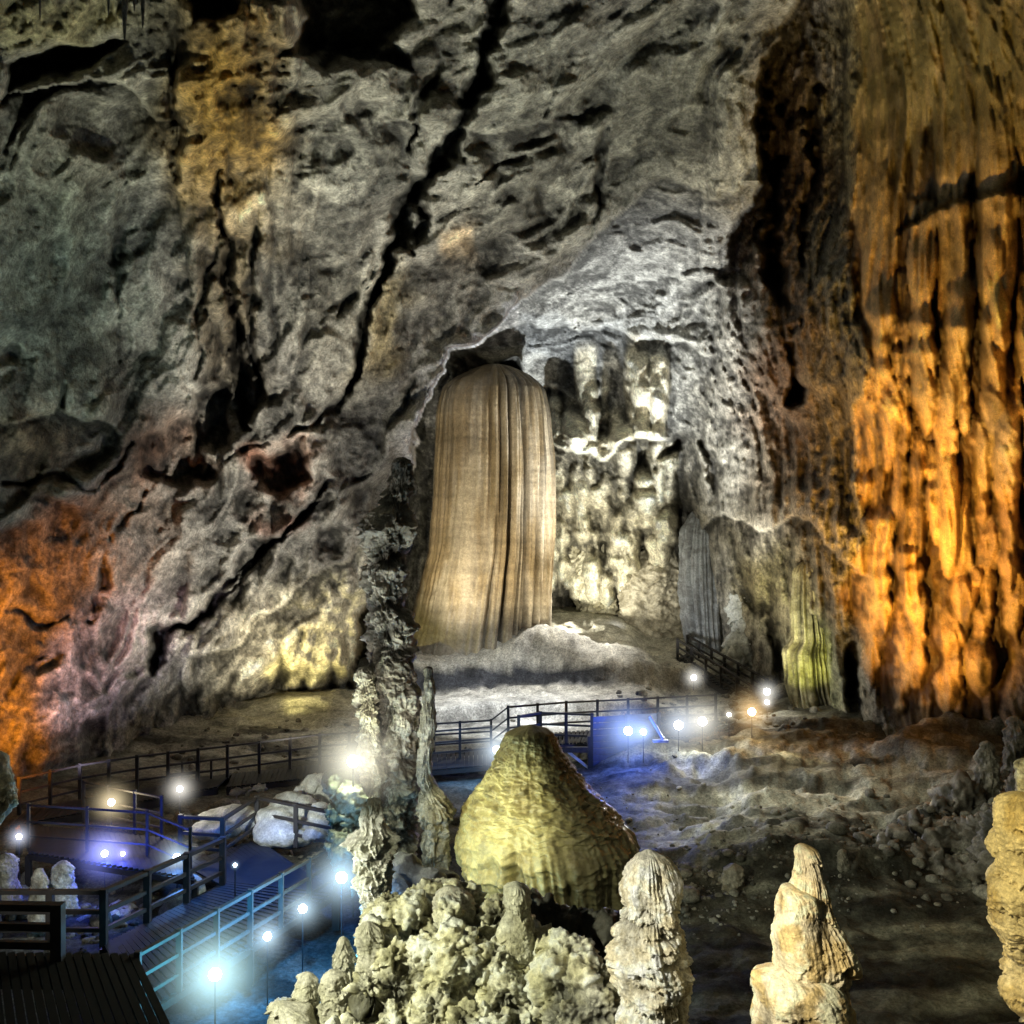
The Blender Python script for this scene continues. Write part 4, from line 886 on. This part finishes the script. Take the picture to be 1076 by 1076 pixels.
# ================================================================== LAMPS
def light(kind, loc, col, power, target=None, angle=70, blend=.6, rad=.12, parent=None, name='lamp_light'):
    L = bpy.data.lights.new(name, kind); L.color = col; L.energy = power; L.shadow_soft_size = rad
    if kind == 'SPOT': L.spot_size = math.radians(angle); L.spot_blend = blend
    o = bpy.data.objects.new(name, L); COL.objects.link(o); o.location = tuple(loc)
    if target is not None: o.rotation_euler = (Vector(target)-Vector(loc)).to_track_quat('-Z', 'Y').to_euler()
    if parent: o.parent = parent; o.location = o.location-parent.location
    return o
HZ = {}
CAMP = Vector((0, 0, CH))
def flood(p, gz, col, power, r=.09, hz=.5, hs=10., label='', face=None, lens=60, name='floodlight', group='small floodlights lighting the cave', lc=None):
    """p: lens centre. A stake, a casing with a hood and a glowing round lens, with a glowing ball put in for lamp glare"""
    p = Vector(p); root = empty(name, (p.x, p.y, gz), label, 'floodlight', group)
    f = (Vector(face) if face is not None else CAMP)-p; f.normalize()
    back = p-f*.16
    if p.z-gz > .05: MB().cyl((back.x, back.y, gz-.1), (back.x, back.y, p.z), .016, seg=8).build('stake', M_HOUSE, root)
    MB().cyl(p-f*.02, p-f*.22, r*.9, r*.6, 16).build('casing', M_HOUSE, root)
    h = MB().cyl(p, p-f*.04, r*.97, r*.97, 16); h.build('bezel', M_HOUSE, root)
    key = tuple(round(c, 2) for c in col)+(lens,)
    if key not in HZ: HZ[key] = (emit('lamp_glass', col, lens), )
    MB().cyl(p+f*.004, p+f*.02, r*.9, r*.75, 16).build('lens', HZ[key][0], root)
    if hz:
        bm = bmesh.new(); bmesh.ops.create_icosphere(bm, subdivisions=3, radius=1)
        me = bpy.data.meshes.new('glow'); bm.to_mesh(me); bm.free(); me.materials.append(glaremat('lamp_glare', col, hs/hz))
        g = bpy.data.objects.new('glow', me); COL.objects.link(g); g.parent = root; g.location = p+f*.02-root.location; g.scale = (hz,)*3
    if power: light('POINT', p+f*.12, lc or col, power, parent=root, rad=.08)
    return root
WH = (1, .97, .9); CW = (.62, .85, 1); BL = (.12, .25, 1); WM = (1, .82, .5); OR = (1, .55, .2)
def LP(px, py, z): return G(px, py, z)
BT = (.04, .38, 1)
flood(W(226, 1024, 18.9), -.4, (.6, .95, 1), 150, .13, 1.78, 4.2, 'biggest and brightest blue white lamp beside the near walkway', lc=(.05, .6, .9))
flood(W(281, 984, 20.6), -.4, CW, 90, .09, 0.847, 3, 'second lamp of the row along the near walkway, counted from the bottom', lc=BT)
flood(W(318, 955, 21.8), -.4, CW, 90, .1, 0.893, 3, 'third lamp of the row along the near walkway, counted from the bottom', lc=BT)
flood(W(359, 922, 22.1), -.2, CW, 170, .13, 1.4, 3.6, 'bright lamp at the foot of the pale plate stack', lc=(.55, .85, 1))
flood(W(371, 800, 23.6), .2, (1, .97, .78), 266, .15, 1.78, 3.6, 'bright warm white lamp left of the tall dark column', lc=(.95, 1, .7))
flood(W(117, 843, 27.5), .2, WM, 42, .1, 1.03, 3, 'warm yellow lamp over the blue lower deck')
flood(W(189, 829, 28.5), .2, (1, .95, .85), 42, .09, 0.893, 3, 'white lamp below the far bridge')
flood(W(20, 879, 25), .2, (.75, .8, 1), 21, .07, 0.564, 3, 'small lamp at the far left edge above the striped rock', lc=(.3, .4, 1))
flood(W(110, 897, 25.2), .2, (.25, .3, 1), 70, .09, 1.22, 5.4, 'violet blue lamp on the lower deck', lc=(.03, .08, 1))
flood(W(129, 897, 25.2), .2, (.4, .4, 1), 21, .06, 0.376, 3.6, 'tiny blue lamp just right of the violet blue one', lc=(.03, .08, 1))
flood(W(186, 901, 24.6), .2, (.6, .8, 1), 63, .1, 0.847, 3, 'wide blue white lamp behind the corner of the near railing', lc=(.05, .3, 1))
flood(W(247, 909, 23.6), .2, CW, 4.2, .045, 0.188, 2.4, 'tiny lamp on the near walkway deck', lc=BT)
flood(W(522, 788, 36), .0, (.75, .88, 1), 112, .15, 1.59, 3, 'lamp shining left of the yellow cone', lc=(.2, .5, 1))
flood(W(660, 768, 36.6), .6, (.35, .5, 1), 294, .17, 2.16, 4.2, 'larger blue lamp on the boarded blue panel', lc=(.03, .12, 1))
flood(W(676, 769, 36.6), .6, (.5, .65, 1), 70, .12, 0.936, 3, 'smaller blue lamp on the boarded blue panel', lc=(.03, .12, 1))
flood(W(713, 762, 37.5), .2, (.75, .85, 1), 84, .18, 1.97, 2.48, 'left lamp of the bright white pair right of the blue panel')
flood(W(738, 758, 38), .2, (1, .97, .85), 84, .18, 1.97, 2.48, 'right lamp of the bright white pair right of the blue panel')
flood(W(766, 751, 39), .2, (1, .95, .8), 14, .08, 0.47, 2.06, 'tiny lamp between the white pair and the orange one')
flood(W(790, 748, 38.5), .2, (1, .66, .3), 45, .16, 1.59, 3, 'orange lamp at the right end of the centre walkway')
flood(W(729, 712, 48), 1.2, (1, .97, .88), 56, .14, 1.03, 3, 'lamp alone on the pale terrace above the walkway')
flood(W(806, 727, 45), .6, (1, .98, .9), 70, .16, 1.03, 3, 'upper lamp below the foot of the dark stairs')
flood(W(806, 738, 43), .6, (1, .98, .9), 28, .1, 0.564, 3, 'lower lamp below the foot of the dark stairs')
flood(W(645, 662, 61), 2., (1, .98, .9), 140, .2, 1.12, 3, 'right lamp of the three at the foot of the knobbly far column')
flood(W(632, 662, 61), 2., (1, .98, .9), 140, .16, 0.847, 3, 'left lamp of the three at the foot of the knobbly far column')
flood(W(652, 661, 61.5), 2., (1, .98, .9), 70, .16, 0.659, 3, 'last lamp of the three at the foot of the knobbly far column')
# --- unseen spots without fixtures: some for inferred lamps, others added as fill light
def hidden(loc, target, col, power, angle=80, rad=.3, lab=''):
    light('SPOT', loc, col, power, target, angle, .9, rad, name='unseen_spot')
GRN = (.88, 1, .84); NEU = (1, .96, .86)
# left wall, from the walkway below it
hidden((-9, 24, 1.2), W(60, 300, 28), (.84, 1, .86), 3600, 75)
hidden((-13.2, 27, 1.0), W(5, 700, 33.5), (1, .30, .015), 7500, 62)
hidden((-13, 30, 1.2), W(105, 710, 37), (.72, .68, 1), 3600, 40)
hidden((-6, 34, 1.5), W(260, 580, 42), NEU, 5200, 85)
hidden((-10.8, 45.5, .6), W(345, 680, 49), (1, .86, .30), 1300, 95, .2)
hidden((-9, 41, 1), W(290, 660, 47), (1, .93, .72), 2200, 80, .15)
hidden((-5, 33, .8), W(330, 280, 38), NEU, 9000, 62)
hidden((-9, 23, 1.0), W(240, 60, 27), (1, .90, .58), 4600, 46)
hidden((-1, 31, 1.0), W(520, 130, 35), (1, 1, .86), 8500, 66)
hidden((6, 36, 2.0), W(710, 100, 36), (.98, 1, .88), 6000, 60)
# chamber
hidden((6, 50, 3.0), W(640, 330, 56), (.9, .95, 1), 20000, 90, .2)
hidden((5.5, 57.5, 10), (.5, 51.5, 1.5), (1, .98, .95), 6500, 80, .2)  # added high backlight for the terraces, no fixture
hidden((.8, 51.5, 6), W(478, 395, 50), (.95, .97, 1), 1300, 50, .2)
hidden((5.5, 50, 2.2), W(745, 620, 57), (.9, .95, 1), 1800, 50, .2)
hidden((-12, 45, 9), (-9.5, 44, 0), NEU, 900, 90, .2)  # added overhead fill for the back left ground
hidden((3.0, 58.5, 2.6), W(640, 560, 68), (1, .96, .8), 3400, 110, .1)
hidden((5.8, 51, 3.2), W(640, 560, 68), (1, .96, .8), 2800, 70, .1)
hidden((8.5, 48, 2.5), W(755, 380, 52), NEU, 5200, 70, .2)
hidden((-4.0, 46.5, 2.0), W(500, 520, 55), (1, .93, .78), 5200, 70, .2)
hidden((-6.5, 19, 2.0), W(408, 620, 25.6), (1, .96, .86), 1700, 34, .1)
hidden((3.8, 49.5, 2.2), W(560, 560, 55), (1, .9, .68), 1800, 70, .2)
# right wall
hidden((8.5, 31.5, 1.5), W(950, 600, 38), (1, .53, .085), 12500, 64, .12)
hidden((9, 28, 1.5), W(1000, 400, 34), (1, .52, .085), 8800, 60, .12)
hidden((14, 30, 1.0), W(1060, 620, 34), (1, .55, .15), 1200, 70, .15)
hidden((10, 30, 2.0), W(960, 60, 36), (.9, .85, .34), 3400, 60, .15)
hidden((12.0, 43, 1.2), W(850, 660, 47), (.95, 1, .25), 550, 60, .1)
hidden((9.5, 42, 1.5), W(800, 540, 53), (1, .93, .72), 2500, 70, .15)
# foreground formations, lit from beside the photographer
hidden((-6.5, 11.0, 6.6), W(450, 1020, 15.5), (.98, 1, .74), 3800, 60, .04)
hidden((-5.5, 17, 3.5), W(392, 915, 19.5), (.95, 1, .88), 1400, 40, .05)
hidden((-8.5, 17.5, 4), W(50, 945, 24), (1, 1, .95), 500, 36, .05)
hidden((-2.6, 9.3, 6.4), W(690, 990, 13), (1, .97, .84), 2000, 36, .05)
hidden((-.2, 9.0, 6.8), W(860, 990, 13), (1, .90, .66), 1900, 32, .05)
hidden((3.0, 10.2, 7.6), W(1075, 930, 13.6), (1, .86, .42), 1500, 44, .05)
hidden((-2.6, 21.0, 3.2), W(545, 880, 25.4), (1, .92, .46), 700, 62, .07)
hidden((-3.0, 21.5, 4.0), W(405, 760, 25.5), (1, .93, .8), 300, 60, .07)
hidden((-7, 23.5, 3.0), W(310, 850, 28.5), (.95, 1, .92), 900, 40, .07)
hidden((0, 43.5, 7), (-.8, 47.5, 0), (.88, .94, 1), 3600, 90, .2)  # added overhead fill for the pale strip by the terraces
hidden((3.5, 33, 8), (8, 31.5, 0), (.97, 1, .9), 2300, 80, .3)  # added overhead fill for the right-hand floor
hidden((2.5, 20, 7), (4, 24, 0), (1, .95, .8), 260, 70, .3)
# pools of blue on decks and ground
hidden((-4.4, 20.0, 4.0), (-3.9, 20.6, 0), (.02, .38, 1), 3200, 84, .3)
hidden((-6.3, 25.5, 4), (-6.5, 25.4, .5), (.02, .20, 1), 900, 100, .3)
hidden((-10, 26, 4), (-10.2, 26, .5), (.02, .07, 1), 300, 90, .3)
hidden((2.6, 35.5, 3.2), (3.4, 31.5, .2), (.04, .16, 1), 900, 64, .2)
hidden((6.5, 37, 2.5), (7.5, 31, .3), (1, .95, .85), 420, 90, .1)
hidden((9.5, 37.5, 2.0), (10, 34, .6), (1, .85, .5), 220, 90, .1)
hidden((-1.5, 35.5, 3.5), (-1.5, 37.5, 0), (.10, .35, 1), 420, 100, .2)

# ================================================================== CAMERA, WORLD, RENDER
cam = bpy.data.cameras.new('camera'); cam.lens = 36; cam.sensor_width = 36; cam.clip_end = 500; cam.clip_start = .1
co = bpy.data.objects.new('camera', cam); COL.objects.link(co); co.location = (0, 0, CH); co.rotation_euler = (math.radians(90), 0, 0)
SC.camera = co
w = bpy.data.worlds.new('World'); SC.world = w; w.use_nodes = True
bg = w.node_tree.nodes['Background']; bg.inputs['Color'].default_value = (.9, 1, .92, 1); bg.inputs['Strength'].default_value = .022
SC.view_settings.view_transform = 'Standard'; SC.view_settings.look = 'None'; SC.view_settings.exposure = 0; SC.view_settings.gamma = 1
SC.render.engine = 'CYCLES'
cy = SC.cycles; cy.max_bounces = 3; cy.diffuse_bounces = 2; cy.glossy_bounces = 1; cy.transmission_bounces = 1; cy.volume_bounces = 0
cy.transparent_max_bounces = 16; cy.use_denoising = True; cy.denoiser = 'OPENIMAGEDENOISE'
cy.use_adaptive_sampling = True; cy.adaptive_threshold = .03; cy.sample_clamp_indirect = 3; cy.caustics_reflective = False; cy.caustics_refractive = False
cy.volume_step_rate = 1; cy.volume_max_steps = 64
